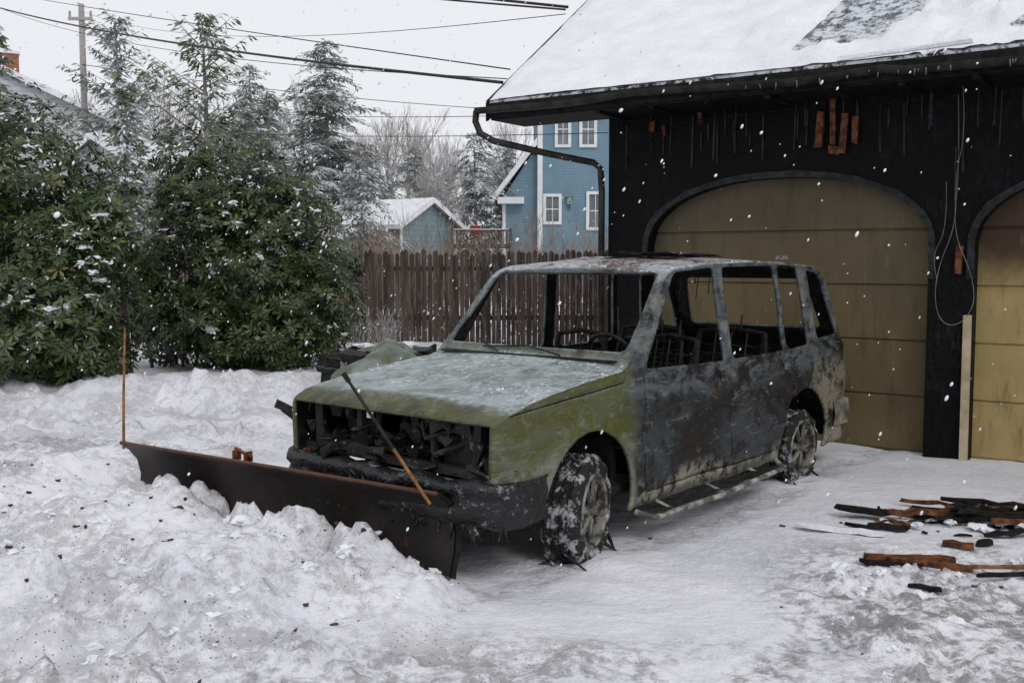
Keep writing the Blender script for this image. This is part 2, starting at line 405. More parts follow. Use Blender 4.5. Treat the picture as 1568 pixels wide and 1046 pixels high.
mb.obj('loose_eave_board',[SNOW],G)
mb=MB()
for i in range(60):
    x=U(1.5,8); l=U(.02,.06); mb.tube([(x,-.755,ZE-.13),(x+U(-.01,.01),-.755,ZE-.13-l)],[.005,.001],4)
mb.obj('icicles',[simple('ice',(.2,.22,.24),(.10,.12,.14),5,.2)],G)
WIRE=simple('wire_grey',(.12,.11,.10),(.22,.20,.17),5)
def curve(name,pts,r,mat,parent=None):
    c=bpy.data.curves.new(name,'CURVE'); c.dimensions='3D'; c.bevel_depth=r; c.bevel_resolution=1
    s=c.splines.new('NURBS'); s.points.add(len(pts)-1); s.use_endpoint_u=True; s.order_u=3
    for p,q in zip(s.points,pts): p.co=(*q,1)
    c.materials.append(mat); o=bpy.data.objects.new(name,c); scene.collection.objects.link(o)
    if parent:o.parent=parent
    return o
curve('hanging_wire',[(3.30,-.05,3.1),(3.34,-.06,2.7),(3.27,-.06,2.35),(3.29,-.06,1.95),(3.16,-.07,1.6),(3.14,-.08,1.3),(3.22,-.1,1.12),(3.36,-.1,1.13),(3.46,-.08,1.3),(3.42,-.06,1.55),(3.26,-.05,1.9),(3.30,-.05,2.4),(3.27,-.05,3.0)],.003,WIRE,G)
curve('hanging_wire_thin',[(3.2,-.05,2.3),(3.22,-.05,1.9),(3.1,-.05,1.7),(3.15,-.05,1.5)],.003,WIRE,G)
curve('charred_cable',[(.1,-.04,2.6),(.6,-.05,2.95),(1.2,-.05,2.98),(2,-.05,3.0)],.006,CHW,G)
# ---------------------------------------------------------------- burned SUV
CAR=empty('burned_suv',(-.194,6.02,0),math.radians(229.5))
ZT=[(-3.62,.90),(-3.60,.96),(-3.56,1.02),(-3.46,1.12),(-3.24,1.57),(-3.17,1.62),(-3.06,1.65),(-2.5,1.68),(-2,1.69),(-1.4,1.675),(-1.04,1.65),(-.95,1.62),(-.88,1.57),(-.46,1.115),(-.41,1.075),(-.35,1.055),(0,1.025),(.3,.99),(.55,.95),(.66,.925),(.73,.895),(.76,.87),(.77,.85)]
WX=[(-3.62,.69),(-3.58,.75),(-3.45,.785),(-3.0,.80),(-.3,.81),(.4,.812),(.62,.81),(.73,.80),(.77,.78)]
YZ=[(.18,.955),(.26,.985),(.5,1.0),(.72,1.0),(.9,.985),(.99,.968),(1.05,.95),(1.66,.865)]
def body_section(x):
    zt=interp(x,ZT); W=interp(x,WX); pts=[]
    rc=.035 if zt<1.2 else .055
    zc=zt-rc; n1=28
    for i in range(n1):
        z=.22+(zc-.22)*i/(n1-1); y=W*interp(z,YZ)
        for cx in(0,-2.7):
            r=math.hypot(x-cx,z-.33); 
            if r<.5: y+=.022*ss(.49,.43,r)
        door=1 if -2.5<x<-.5 and z<1 else .3
        y+=.026*fb(x*2.0,z*3.2,3,3)*door
        if -2.5<x<-.55 and .5<z<.8: y-=.022*math.sin((z-.5)/.3*math.pi)
        if z>.93 and z<1.0 and x<-.4: y+=.006
        pts.append((y,z))
    ye=W*interp(zc,YZ)
    cr=.035 if zt>1.3 else .025
    for k in range(1,5):
        a=k/5*math.pi/2; pts.append((ye-rc*(1-math.cos(a)),zc+(rc-cr)*math.sin(a)))
    y0=ye-rc; n2=14
    for k in range(n2+1):
        y=y0*(1-k/n2); c=1-(y/y0)**2
        z=zt-cr+cr*c
        if x>-.36 and x<.70:
            z+=.012*ss(.42,.37,abs(y))-.010*math.exp(-((abs(y)-.68)/.025)**2)
            z+=(.024*fb(x*1.8,y*1.8,8,3)-.014*c)*ss(-.36,-.2,x)*ss(.70,.5,x)
        if x<-1.1 and x>-3.1: z+=-.05*max(0,fb(x*1.1,y*1.3,5,3))-.012*c
        pts.append((y,z))
    return pts
sx=sorted(set([round(q,3) for q in list(np.arange(-3.62,.75,.042))+[-3.60,-3.58,-3.56,-3.24,-3.17,-.95,-.88,-.46,-.41,-.35,.66,.70,.74,.755,.765]]))
mb=MB(); secs=[]
for x in sx:
    h=body_section(x); full=[(x,y,z) for y,z in h]+[(x,-y,z) for y,z in h[-2::-1]]
    secs.append(full)
n=len(secs[0]); vs=[p for s in secs for p in s]
fs=[(i*n+j,(i+1)*n+j,(i+1)*n+j+1,i*n+j+1) for i in range(len(secs)-1) for j in range(n-1)]
for base in (0,(len(secs)-1)*n):
    for i in range(n//2-1): fs.append((base+i,base+i+1,base+n-2-i,base+n-1-i))
    fs.append((base+n//2-1,base+n//2,base+n//2+1))
mb.add(vs,fs)
C=Mt('burned_paint',.5,.35)
x,y,z=C.sep()[0:3]
nb=C.noise(1.7,4,.65,None,.5); nm=C.noise(7,4,.72); nf=C.noise(30,4,.7); nl=C.noise(3.2,4,.65,C.map((1,1,2)),1.2); ns=C.noise(5,4,.75,C.map((1,1,3.5)),2.0)
nzs=C.nrmz()
c=C.mix(C.ramp(nb,.40,.64),(.006,.006,.007),(.034,.040,.045))
sheen_band=C.ramp(C.math('ADD',z,C.math('MULTIPLY',nl,.25)),.92,1.05)
c=C.mix(C.mul(sheen_band,C.ramp(nl,.38,.58),.7),c,(.105,.122,.135))  # blue-grey sheen along the upper doors, painted as colour
c=C.mix(C.mul(C.ramp(nm,.52,.62),C.ramp(nb,.56,.42),.7),c,(.045,.020,.011))
c=C.mix(C.mul(C.ramp(ns,.58,.66),.5),c,(.19,.205,.21))
c=C.mix(C.mul(C.ramp(nl,.54,.46),C.ramp(nm,.48,.56),.85),c,(.005,.005,.005))
ol=C.mix(C.ramp(nl,.38,.62),(.070,.072,.015),(.082,.09,.045)); ol=C.mix(C.mul(C.ramp(ns,.52,.66),.65),ol,(.15,.165,.135))
ol=C.mix(C.mul(C.ramp(nf,.55,.70),.5),ol,(.032,.032,.02)); ol=C.mix(C.mul(C.ramp(z,.70,.55),C.ramp(nm,.35,.55),.8),ol,(.19,.20,.17))
ol=C.mix(C.mul(C.ramp(nb,.54,.40),C.ramp(nm,.42,.56),.8),ol,(.025,.027,.018))
mo=C.ramp(C.math('ADD',x,C.math('MULTIPLY',C.math('SUBTRACT',nb,.5),.6)),-.52,-.30)
c=C.mix(mo,c,ol)
mg=C.math('MULTIPLY',C.ramp(C.math('ADD',z,C.math('MULTIPLY',nm,.2)),1.12,1.25),C.ramp(nm,.44,.62))
c=C.mix(C.math('MULTIPLY',mg,.65),c,(.19,.21,.19))
ml=C.math('MULTIPLY',C.ramp(C.math('ADD',z,C.math('MULTIPLY',nb,.45)),.63,.50),C.ramp(x,-.2,-.45))
c=C.mix(C.mul(ml,C.ramp(nm,.60,.44),.85),c,(.28,.255,.20))
mr=C.math('MULTIPLY',C.ramp(C.math('ADD',x,C.math('MULTIPLY',nl,.5)),-2.50,-2.72),C.ramp(nm,.58,.46))
c=C.mix(C.mul(mr,C.ramp(z,1.0,.72),.75),c,(.24,.215,.155))
hf=C.math('MULTIPLY',C.ramp(nzs,.72,.92),C.math('MULTIPLY',C.ramp(x,-.55,-.40),C.ramp(C.math('ADD',x,C.math('MULTIPLY',nm,.2)),.80,.66)))
fr=C.mix(C.ramp(nl,.4,.62),(.16,.19,.185),(.29,.33,.34)); fr=C.mix(C.mul(C.ramp(nf,.50,.64),C.ramp(nb,.35,.6)),fr,(.56,.59,.62)); fr=C.mix(C.mul(C.ramp(nm,.55,.65),.6),fr,(.085,.095,.065))
c=C.mix(C.math('MULTIPLY',hf,C.ramp(nb,.25,.42)),c,fr)
rf=C.math('MULTIPLY',C.ramp(nzs,.6,.9),C.ramp(z,1.35,1.5))
rc_=C.mix(C.ramp(nb,.42,.56),(.07,.036,.022),(.27,.285,.30)); rc_=C.mix(C.ramp(nf,.5,.65),rc_,(.5,.52,.55)); rc_=C.mix(C.ramp(nm,.56,.66),rc_,(.015,.014,.014))
c=C.mix(rf,c,rc_)
C.col(c); C.bump(C.math('ADD',C.math('MULTIPLY',nl,2.2),C.math('ADD',C.math('MULTIPLY',nm,.5),C.math('MULTIPLY',nf,.25))),.6,.022)
PAINT=C.m
BLK=simple('soot_black',(.004,.004,.004),(.022,.021,.019),15,.65,.6,.25)
bo=mb.obj('body_shell',[PAINT,BLK],None,smooth=False,fix=False)
bm=bmesh.new(); bm.from_mesh(bo.data)
def cut(poly,axis,a,b):
    i0,i1,ia={'y':(0,2,1),'x':(1,2,0)}[axis]
    if a>b:a,b=b,a
    u0=min(p[0] for p in poly)-.02;u1=max(p[0] for p in poly)+.02;v0=min(p[1] for p in poly)-.02;v1=max(p[1] for p in poly)+.02
    def near():
        out=[]
        for f in bm.faces:
            c=f.calc_center_median()
            if not(a<=c[ia]<=b): continue
            vu=[v.co[i0] for v in f.verts]; vv=[v.co[i1] for v in f.verts]
            if max(vu)>=u0 and min(vu)<=u1 and max(vv)>=v0 and min(vv)<=v1: out.append(f)
        return out
    fs=near()
    k=len(poly); area=sum(poly[i][0]*poly[(i+1)%k][1]-poly[(i+1)%k][0]*poly[i][1] for i in range(k))
    sg=1 if area>0 else -1
    for i in range(k):
        p,q=poly[i],poly[(i+1)%k]; d=(q[0]-p[0],q[1]-p[1]); L=math.hypot(*d)
        if L<1e-6: continue
        no=V((0,0,0)); no[i0]=d[1]/L*sg; no[i1]=-d[0]/L*sg
        pc=V((0,0,0)); pc[i0]=p[0]; pc[i1]=p[1]
        es=set();vs_=set()
        for f in fs:
            es.update(f.edges); vs_.update(f.verts)
        bmesh.ops.bisect_plane(bm,geom=list(fs)+list(es)+list(vs_),dist=1e-5,plane_co=pc,plane_no=no)
        fs=[f for f in near() if (f.calc_center_median()-pc).dot(no)<1e-5]
    def inside(c):
        for i in range(k):
            p,q=poly[i],poly[(i+1)%k]
            if ((q[0]-p[0])*(c[i1]-p[1])-(q[1]-p[1])*(c[i0]-p[0]))*sg<-1e-5: return False
        return True
    dl=[f for f in near() if inside(f.calc_center_median())]
    bmesh.ops.delete(bm,geom=dl,context='FACES')
def rnd(poly,r=.035):
    o=[]
    k=len(poly)
    for i in range(k):
        p=V(poly[i]);a_=V(poly[i-1]);b_=V(poly[(i+1)%k])
        da=(a_-p).normalized()*r; db=(b_-p).normalized()*r
        o+= [tuple(p+da),tuple(p+da*.3+db*.3),tuple(p+db)]
    return o
W1=rnd([(-.60,1.02),(-1.0,1.58),(-1.50,1.61),(-1.55,1.0)]); W2=rnd([(-1.66,1.0),(-1.61,1.61),(-2.36,1.62),(-2.44,1.01)])
W3=rnd([(-2.49,1.01),(-2.41,1.62),(-2.75,1.62),(-2.86,1.03)]); W4=rnd([(-3.00,1.06),(-2.90,1.585),(-3.12,1.56),(-3.41,1.08)],.03)
for sg in(-1,1):
    for W in(W1,W2,W3,W4): cut(W,'y',sg*.40,sg*1.4)
    for cx,r in((0,.405),(-2.7,.385)):
        cut([(cx+r*math.cos(a),.33+r*math.sin(a)) for a in np.linspace(-1.1,math.pi+1.1,24)],'y',sg*.45,sg*1.2)
    for x0,z0,z1 in((-.565,.30,.99),(-1.615,.30,.99)):
        cut([(x0-.006,z0),(x0+.006,z0),(x0+.006,z1),(x0-.006,z1)],'y',sg*.6,sg*1.2)
    cut([(-.56,.296),(-2.25,.296),(-2.25,.304),(-.56,.304)],'y',sg*.6,sg*1.2)
    cut([(-2.52,.72),(-2.51,.72),(-2.51,1.0),(-2.52,1.0)],'y',sg*.6,sg*1.2)
    cut([(-.36,.955),(.66,.880),(.66,.888),(-.36,.963)],'y',sg*.6,sg*1.2)
cut(rnd([(-.71,1.12),(-.645,1.58),(.645,1.58),(.71,1.12)],.04),'x',-.30,-1.05)
cut(rnd([(-.60,1.12),(-.54,1.52),(.54,1.52),(.60,1.12)],.04),'x',-3.0,-3.9)
cut([(-.755,.55),(-.765,.845),(.765,.845),(.755,.55)],'x',.62,1.2)
cut([(-1,.1),(-1,.54),(1,.54),(1,.1)],'x',.40,1.2)
bmesh.ops.remove_doubles(bm,verts=bm.verts,dist=.0004)
bmesh.ops.recalc_face_normals(bm,faces=bm.faces)
up=sum(f.normal.z*f.calc_area() for f in bm.faces)
if up<0: bmesh.ops.reverse_faces(bm,faces=bm.faces)
bm.to_mesh(bo.data); bm.free()
md=bo.modifiers.new('s','SOLIDIFY'); md.thickness=.022; md.offset=-1; md.material_offset=1; md.material_offset_rim=0
me=bo.data
me.polygons.foreach_set('use_smooth',[True]*len(me.polygons))
try: me.set_sharp_from_angle(angle=math.radians(40))
except Exception as e: print(e)
bo.parent=CAR
mb=MB()
def bump_pts(z,o):
    pts=[]
    for t in np.linspace(-1,1,41):
        a=abs(t)
        if a<.74: x=.87-.04*(a/.74)**2; y=.75*a/.74
        else:
            k=(a-.74)/.26; x=.83-.43*k**1.5; y=.75+.085*math.sin(min(1,k*1.9)*math.pi/2)
        pts.append((x+o+.020*fb(t*5,z*5,2,3),math.copysign(y,t)+o*.3*(1 if t>0 else -1),z+.028*fb(t*5,z*2,9,3)-(.02 if o<0 and z<.4 else 0)))
    return pts
rows=[bump_pts(.35,-.05),bump_pts(.38,-.005),bump_pts(.42,.01),bump_pts(.46,-.012),bump_pts(.49,-.012),bump_pts(.52,.012),bump_pts(.55,.0),bump_pts(.565,-.03),bump_pts(.56,-.10)]
k=41
mb.add([p for r in rows for p in r],[(i*k+j,i*k+j+1,(i+1)*k+j+1,(i+1)*k+j) for i in range(len(rows)-1) for j in range(k-1)])
for t in range(90):
    y_=U(-.80,.82); x_=.83 if abs(y_)<.73 else .7; mb.tube([(x_,y_,.36),(x_+U(-.03,.03),y_+U(-.05,.05),.35-U(.01,.11))],[.016,.002],4)
PL_=Mt('melted_plastic',.4,.45); q1=PL_.noise(10,4,.75); q2=PL_.noise(34,3); 
PL_.col(PL_.mix(PL_.mul(PL_.ramp(q1,.56,.66),PL_.ramp(q2,.45,.55)),(.005,.005,.006),(.18,.19,.20))); PL_.bump(q1,1,.03); PLAS=PL_.m
mb.obj('front_bumper',[PLAS],CAR,smooth=True,fix=False)
mb=MB()
pts=[(-3.25,.80),(-3.5,.81),(-3.66,.75),(-3.70,.5),(-3.71,0),(-3.70,-.5),(-3.66,-.75),(-3.5,-.81),(-3.25,-.80)]
for (z0,z1) in((.36,.55),):
    m_=len(pts); vs=[(p[0],p[1],z0) for p in pts]+[(p[0]-.015,p[1]*1.01,(z0+z1)/2) for p in pts]+[(p[0],p[1],z1) for p in pts]+[(p[0]+.06,p[1]*.94,z1+.01) for p in pts]
    mb.add(vs,[(r*m_+i,r*m_+i+1,(r+1)*m_+i+1,(r+1)*m_+i) for r in range(3) for i in range(m_-1)])
mb.obj('rear_bumper',[simple('ash_cladding',(.29,.26,.20),(.06,.055,.045),5,.7,.4)],CAR,smooth=True,fix=False)
ENG=Mt('burned_engine_metal',.6,.3); q1=ENG.noise(12,4,.75); q2=ENG.noise(5,3); c=ENG.mix(ENG.ramp(q2,.4,.65),(.006,.006,.006),(.022,.019,.017)); c=ENG.mix(ENG.mul(ENG.ramp(q1,.57,.66),.7),c,(.20,.205,.21)); ENG.col(c); ENG.bump(q1,.5,.01); ENG=ENG.m
mb=MB()
mb.box((-1.65,0,.33),(3.6,1.44,.05)); mb.box((-.38,0,.66),(.05,1.40,.68)); mb.box((-3.5,0,.6),(.05,1.38,.5))
mb.box((-.05,0,.62),(.50,.55,.36),0,None,.03)
for sy in(-1,1):
    mb.box((-.0,sy*.52,.66),(.7,.05,.4)); mb.box((-2.7,sy*.50,.62),(.85,.05,.5))
    mb.box((-1.2,sy*.45,.26),(3.9,.09,.1))
    mb.tube([(0,sy*.3,.3),(0,sy*.7,.3)],.05,8); mb.tube([(0,sy*.55,.35),(-.02,sy*.5,.8)],.06,10)
mb.tube([(-2.7,-.7,.3),(-2.7,.7,.3)],.05,8); mb.box((-2.7,0,.3),(.25,.25,.22))
mb.box((.3,0,.34),(.5,1.1,.05))
mb.obj('chassis',[BLK],CAR)
mb=MB()
mb.box((.0,.05,.83),(.40,.28,.08),0,None,.03)
for yv in(-.62,-.27,.30,.62): mb.box((.68,yv,.70),(.035,.04,.28),0,Matrix.Rotation(U(-.08,.08),3,'X'),.01)
mb.box((.69,0,.575),(.06,1.48,.04),0,None,.012); mb.box((.68,0,.835),(.06,1.48,.025),0,None,.008)
mb.box((.63,.45,.70),(.04,.26,.22),0,None,.03); mb.box((.5,-.45,.66),(.04,.22,.14),0,Matrix.Rotation(.4,3,'Z'),.02)
mb.torus((.53,.02,.69),.13,.010,V((1,0,.05)),24,6); mb.tube([(.47,.02,.69),(.55,.02,.69)],.05,12)
for k in range(7):
    a=k*math.pi*2/7; mb.box((.53,.02+.085*math.cos(a),.69+.085*math.sin(a)),(.012,.045,.10),0,Matrix.Rotation(a-math.pi/2,3,'X')@Matrix.Rotation(.4,3,'Z'))
for q in range(18): 
    p=V((U(.3,.72),U(-.7,.7),U(.56,.8))); mb.tube([p,p+V((U(-.1,.1),U(-.2,.2),U(-.1,.1))),p+V((U(-.15,.1),U(-.35,.35),U(-.15,.12)))],U(.005,.016),6)
for q in range(44):
    mb.box((U(.5,.80),U(-.74,.76),.575+abs(random.gauss(0,.045))),(U(.02,.12),U(.03,.16),U(.01,.05)),0,Matrix.Rotation(U(-1,1),3,'Z')@Matrix.Rotation(U(-.6,.6),3,'X'),.018)
for q in range(10):
    mb.box((.69,random.choice((-1,1))*U(.35,.74),U(.62,.83)),(.02,U(.03,.12),U(.03,.10)),0,Matrix.Rotation(U(-.5,.5),3,'X'),.025)
for q in range(7): # hanging strips under the bonnet lip
    y_=U(-.7,.7); mb.tube([(.72,y_,.84),(.73,y_+U(-.04,.04),.84-U(.04,.14))],[.006,.003],4)
mb.obj('engine_bay',[ENG],CAR)
mb=MB()
mb.box((-.56,0,.97),(.10,1.35,.07),0,None,.02); mb.tube([(-.70,-.68,.93),(-.72,0,.95),(-.70,.68,.93)],.03,8)
ax=V((-.85,0,.5)); mb.torus((-.86,.36,1.04),.18,.013,ax,28,6)
for a in(0,2.1,4.2):
    aa=ax.normalized(); u_=aa.orthogonal().normalized(); w_=aa.cross(u_); e=V((-.86,.36,1.04))+(u_*math.cos(a)+w_*math.sin(a))*.18
    mb.tube([(-.84,.36,1.0),e],.009,5)
mb.tube([(-.84,.36,1.0),(-.6,.36,.9)],.025,8)
def seat(x0,yc,wd):
    h=1.12
    for s in(-1,1): mb.tube([(x0+.45,yc+s*wd/2,.52),(x0,yc+s*wd/2,.5),(x0-.08,yc+s*wd/2,.8),(x0-.17,yc+s*wd*.42,h)],.018,6)
    mb.tube([(x0-.17,yc-wd*.42,h),(x0-.18,yc,h+.03),(x0-.17,yc+wd*.42,h)],.018,6); mb.tube([(x0+.45,yc-wd/2,.52),(x0+.45,yc+wd/2,.52)],.016,6)
    for k in range(8):
        z_=.56+k*.065; xx_=x0-.02-.02*k
        mb.tube([(xx_+U(-.01,.01),yc+wd*(-.48+q*.096),z_+.015*(q%2)) for q in range(11)],.006,4)
    for q in range(5): mb.tube([(x0-.02,yc+wd*(-.4+q*.2),.55),(x0-.17,yc+wd*(-.4+q*.2),h)],.007,4)
    for s in(-.07,.07): mb.tube([(x0-.17,yc+s,h),(x0-.19,yc+s,h+.13)],.007,5)
    for k in range(7):
        xx_=x0+.05+k*.06; mb.tube([(xx_,yc+wd*(-.48+q*.096),.51+.015*(q%2)) for q in range(11)],.005,4)
seat(-1.35,.37,.50); seat(-1.35,-.37,.50); seat(-2.25,.35,.64); seat(-2.25,-.35,.64)
mb.box((-1.2,0,.48),(.5,.2,.25),0,None,.02)
for k in range(14):
    a=U(-3,-1); yv=U(-.6,.6); mb.tube([(a,yv,1.62),(a+U(-.05,.05),yv+U(-.05,.05),U(1.35,1.55))],.004,4)
for k in range(40): mb.box((U(-3.2,-.6),U(-.6,.6),U(.36,.8)),(U(.05,.35),U(.05,.3),U(.03,.2)),0,Matrix.Rotation(U(0,3),3,'Z'),.02)
mb.obj('interior_frames',[BLK],CAR)
mb=MB()
for (xx_,yy_,l,w_,r1,r2) in((-1.85,.10,.75,.42,.03,.2),(-1.4,-.28,.4,.3,-.04,-.1),(-2.5,-.1,.5,.5,.03,.1)):
    def sh(a,b): 
        u=(a-.5)*l; v=(b-.5)*w_; return (xx_+u*math.cos(r2)-v*math.sin(r2),yy_+u*math.sin(r2)+v*math.cos(r2),1.680+r1*a+.012*fb(a*4+xx_,b*4,2,3))
    mb.grid(sh,list(np.linspace(0,1,12)),list(np.linspace(0,1,9)))
mb.box((-3.02,.45,1.675),(.12,.04,.03),0,None,.008)
RUST=simple('rusted_metal_frost',(.09,.045,.025),(.30,.30,.31),10,.7,.5)
mb.obj('buckled_roof_sheet',[RUST],CAR)
FROST=simple('frosted_metal',(.36,.36,.33),(.07,.065,.055),11,.6,.5)
mb=MB()
for s in(1,-1):
    mb.tube([(-.46,s*.80,.20),(-.52,s*.90,.17),(-1.3,s*.93,.18),(-2.15,s*.91,.21),(-2.25,s*.80,.24)],.017,7)
    for xx_ in(-.7,-1.3,-1.9): mb.tube([(xx_,s*.70,.25),(xx_,s*.92,.185)],.012,5)
mb.obj('running_board',[FROST],CAR)
mb=MB()
for s in(1,-1):
    mb.grid(lambda a,b:(-.56-1.55*a,s*(.80+.115*b),.20+.014*fb(a*8,b*3,2,3)+.02*a),list(np.linspace(0,1,30)),[0,.5,1])
mb.obj('running_board_step',[BLK],CAR)
mb=MB()
for s in(1,-1):
    for xx_ in(-1.50,-2.42):
        mb.box((xx_,s*.808,.90),(.12,.010,.05)); mb.box((xx_,s*.818,.905),(.09,.012,.016))
mb.obj('door_handles',[simple('sooty_handle',(.14,.14,.13),(.025,.025,.025),14)],CAR)
mb=MB()
mb.box((-.43,0,1.07),(.10,1.38,.02),0,None,.01)
mb.tube([(-.39,.3,1.085),(-.45,.0,1.125),(-.42,-.35,1.105)],.006,5); mb.tube([(-.39,-.2,1.085),(-.50,-.45,1.145)],.006,5)
mb.obj('cowl',[BLK],CAR)
TYR=Mt('burned_tyre',.75,.3); n1=TYR.noise(11,4,.75); TYR.col(TYR.mix(TYR.ramp(n1,.50,.62),(.012,.012,.011),(.34,.35,.36))); TYR.bump(TYR.noise(60,3),.6,.01); TYR=TYR.m
RIM=simple('frosted_alloy',(.24,.23,.20),(.04,.036,.032),16,.55,.4,.4,.3)
def wheel(name,loc,rz_,rad=.31,flat=0,out=1):
    mb=MB(); N=64
    prof=[(-.10,.205),(-.115,rad-.05),(-.10,rad-.012),(-.075,rad),(-.055,rad),(-.05,rad-.016),(-.04,rad-.016),(-.035,rad),(-.01,rad),(-.005,rad-.016),(.005,rad-.016),(.01,rad),(.035,rad),(.04,rad-.016),(.05,rad-.016),(.055,rad),(.075,rad),(.10,rad-.012),(.115,rad-.05),(.10,.205)]
    vs=[];P=len(prof)
    for i in range(N):
        a=2*math.pi*i/N
        for k,(y_,r_) in enumerate(prof):
            rr_=r_+(.014*nz.noise(V((math.cos(a)*4,math.sin(a)*4,y_*9+3))))-(.012 if ((i+k//4)%2 and .2<k/P<.8 and rad-.005<r_) else 0)
            yy_=y_+(.018*nz.noise(V((math.cos(a)*5,math.sin(a)*5,3))) if r_>rad-.06 else 0)
            if k>=P-2: rr_-=.02*max(0,nz.noise(V((math.cos(a)*3,math.sin(a)*3,8)))); yy_-=.03*max(0,nz.noise(V((math.cos(a)*6,math.sin(a)*6,5))))
            zz=rr_*math.sin(a)
            if zz<-rad+flat and r_>.22: zz=-rad+flat; yy_*=1.25+.4*nz.noise(V((i*.9,k,0)))
            vs.append((rr_*math.cos(a),yy_,zz))
    mb.add(vs,[(i*P+k,((i+1)%N)*P+k,((i+1)%N)*P+k+1,i*P+k+1) for i in range(N) for k in range(P-1)],0)
    for q in range(46):
        a=U(-2.5,-.6); mb.tube([(rad*.97*math.cos(a),U(-.11,.12),max(-rad+.01,rad*.97*math.sin(a))),(rad*1.06*math.cos(a),U(-.19,.19),-rad+U(0,.04))],[.014,.003],4,0)
    pr2=[(.10,.21),(.112,.20),(.10,.19),(.03,.18),(-.09,.18)]
    vs=[(r_*math.cos(2*math.pi*i/40),y_*out,r_*math.sin(2*math.pi*i/40)) for i in range(40) for y_,r_ in pr2]
    mb.add(vs,[(i*5+k,((i+1)%40)*5+k,((i+1)%40)*5+k+1,i*5+k+1) for i in range(40) for k in range(4)],1)
    for k in range(6):
        a=k*math.pi/3+.2
        for da in(-.16,.16):
            r0,r1=.05,.19; p=V((math.cos(a)*r0,.075*out,math.sin(a)*r0)); q=V((math.cos(a+da)*r1,.06*out,math.sin(a+da)*r1)); 
            mb.tube([p,q],[.016,.011],6,1)
    mb.tube([(0,.0,0),(0,.085*out,0)],.05,16,1); mb.tube([(0,.08*out,0),(0,.1*out,0)],.028,12,1)
    mb.tube([(0,-.05*out,0),(0,.02*out,0)],.15,20,2)
    o=mb.obj(name,[TYR,RIM,BLK],CAR,smooth=False); o.location=loc; o.rotation_euler=(0,0,rz_); return o
wheel('wheel_front_left',(-.02,.71,.285),math.radians(17),.305,.035)
wheel('wheel_front_right',(-.02,-.71,.285),math.radians(17),.305,.035,-1)
wheel('wheel_rear_left',(-2.7,.70,.265),0,.275,.02); wheel('wheel_rear_right',(-2.7,-.70,.265),0,.275,.02,-1)
# ---------------------------------------------------------------- snow plough
PL=empty('snow_plow',(-.31,5.0,0),0)
PM=Mt('rusty_plow_steel',.5,.35); a1=PM.noise(2.5,4,.7,PM.map((1,1,1))); a2=PM.noise(16,4,.75); zz=PM.sep()[2]; a3=PM.noise(7,4,.7,PM.map((2.5,2.5,.4)))
c=PM.mix(PM.ramp(a1,.42,.72),(.009,.007,.007),(.034,.016,.011)); 
k=PM.math('MULTIPLY',PM.ramp(PM.math('ADD',zz,PM.math('MULTIPLY',a2,.10)),.545,.575),.8)
c=PM.mix(k,c,(.09,.032,.015)); c=PM.mix(PM.math('MULTIPLY',PM.ramp(a2,.62,.70),.5),c,(.17,.055,.018)); c=PM.mix(PM.math('MULTIPLY',PM.ramp(a3,.6,.72),.4),c,(.11,.045,.02)); c=PM.mix(PM.math('MULTIPLY',PM.ramp(PM.noise(6,4,.7),.6,.75),.3),c,(.07,.075,.085))
PM.col(c); PM.bump(a2,.35,.01); PM=PM.m
dv=V((-.827,.562,0)); nv=V((-.562,-.827,0)); LN=2.52
sec=[(0.02,-.04),(0.0,.10),(-.035,.2),(-.04,.30),(-.015,.40),(.04,.47),(.10,.515)]
mb=MB(); K=len(sec)
def bl(t,i,th): 
    p=dv*(t*LN)+nv*(sec[i][0]-th+.012*fb(t*2,i*.4,7,2))+V((0,0,sec[i][1]+.008*fb(t*3,i*.3,2,2))); return p
for th,fl in((0,0),(.012,1)):
    mb.add([bl(t/30,i,th) for t in range(31) for i in range(K)],[(t*K+i,(t+1)*K+i,(t+1)*K+i+1,t*K+i+1) for t in range(30) for i in range(K-1)])
mb.tube([dv*(t/10*LN)+nv*.095+V((0,0,.518)) for t in range(11)],.012,6)
mb.obj('moldboard',[PM],PL,smooth=True,fix=False)
mb=MB()
for t in(0.0,.02,.2,.38,.55,.72,.88,1.0):
    p0=dv*(t*LN)
    vs=[];
    for (f,z_) in sec: vs+= [p0+nv*(f-.012)+V((0,0,z_)),p0+nv*(f-.012-(.08 if 0<t<1 else .045))+V((0,0,min(z_,.5)))]
    vs2=[p+dv*.012 for p in vs]; q=len(vs)
    mb.add(vs+vs2,[(2*i,2*i+1,2*i+3,2*i+2) for i in range(K-1)]+[(q+2*i,q+2*i+2,q+2*i+3,q+2*i+1) for i in range(K-1)]+[(2*i+1,q+2*i+1,q+2*i+3,2*i+3) for i in range(K-1)])
mb.box(dv*1.3-nv*.1+V((0,0,.16)),(2.0,.05,.07),0,Matrix.Rotation(math.atan2(.562,-.827),3,'Z'))
ctr=dv*1.32-nv*.12+V((0,0,.2))
for s in(-.55,.55): mb.tube([ctr+dv*s*.2,ctr-nv*.75-dv*s],.035,6)
mb.tube([ctr-nv*.75-dv*.6,ctr-nv*.75+dv*.6],.04,6)
for s in(-.38,.38): mb.tube([ctr+dv*s*1.6,ctr-nv*.45+dv*s*.5+V((0,0,.05))],.028,8)
mb.tube([ctr-nv*.5+V((0,0,.1)),ctr-nv*.5+V((0,0,.45))],.05,8)
q0=dv*1.28-nv*.42+V((0,0,.60)); q1=dv*1.55-nv*.36+V((0,0,.76))
mb.tube([ctr-nv*.5+V((0,0,.40)),q0,q1],[.03,.026,.022],6); mb.box(q1+V((0,0,.01)),(.10,.05,.05),0,Matrix.Rotation(.5,3,'Y'),.012)
mb.obj('push_frame',[BLK],PL)
mb=MB()
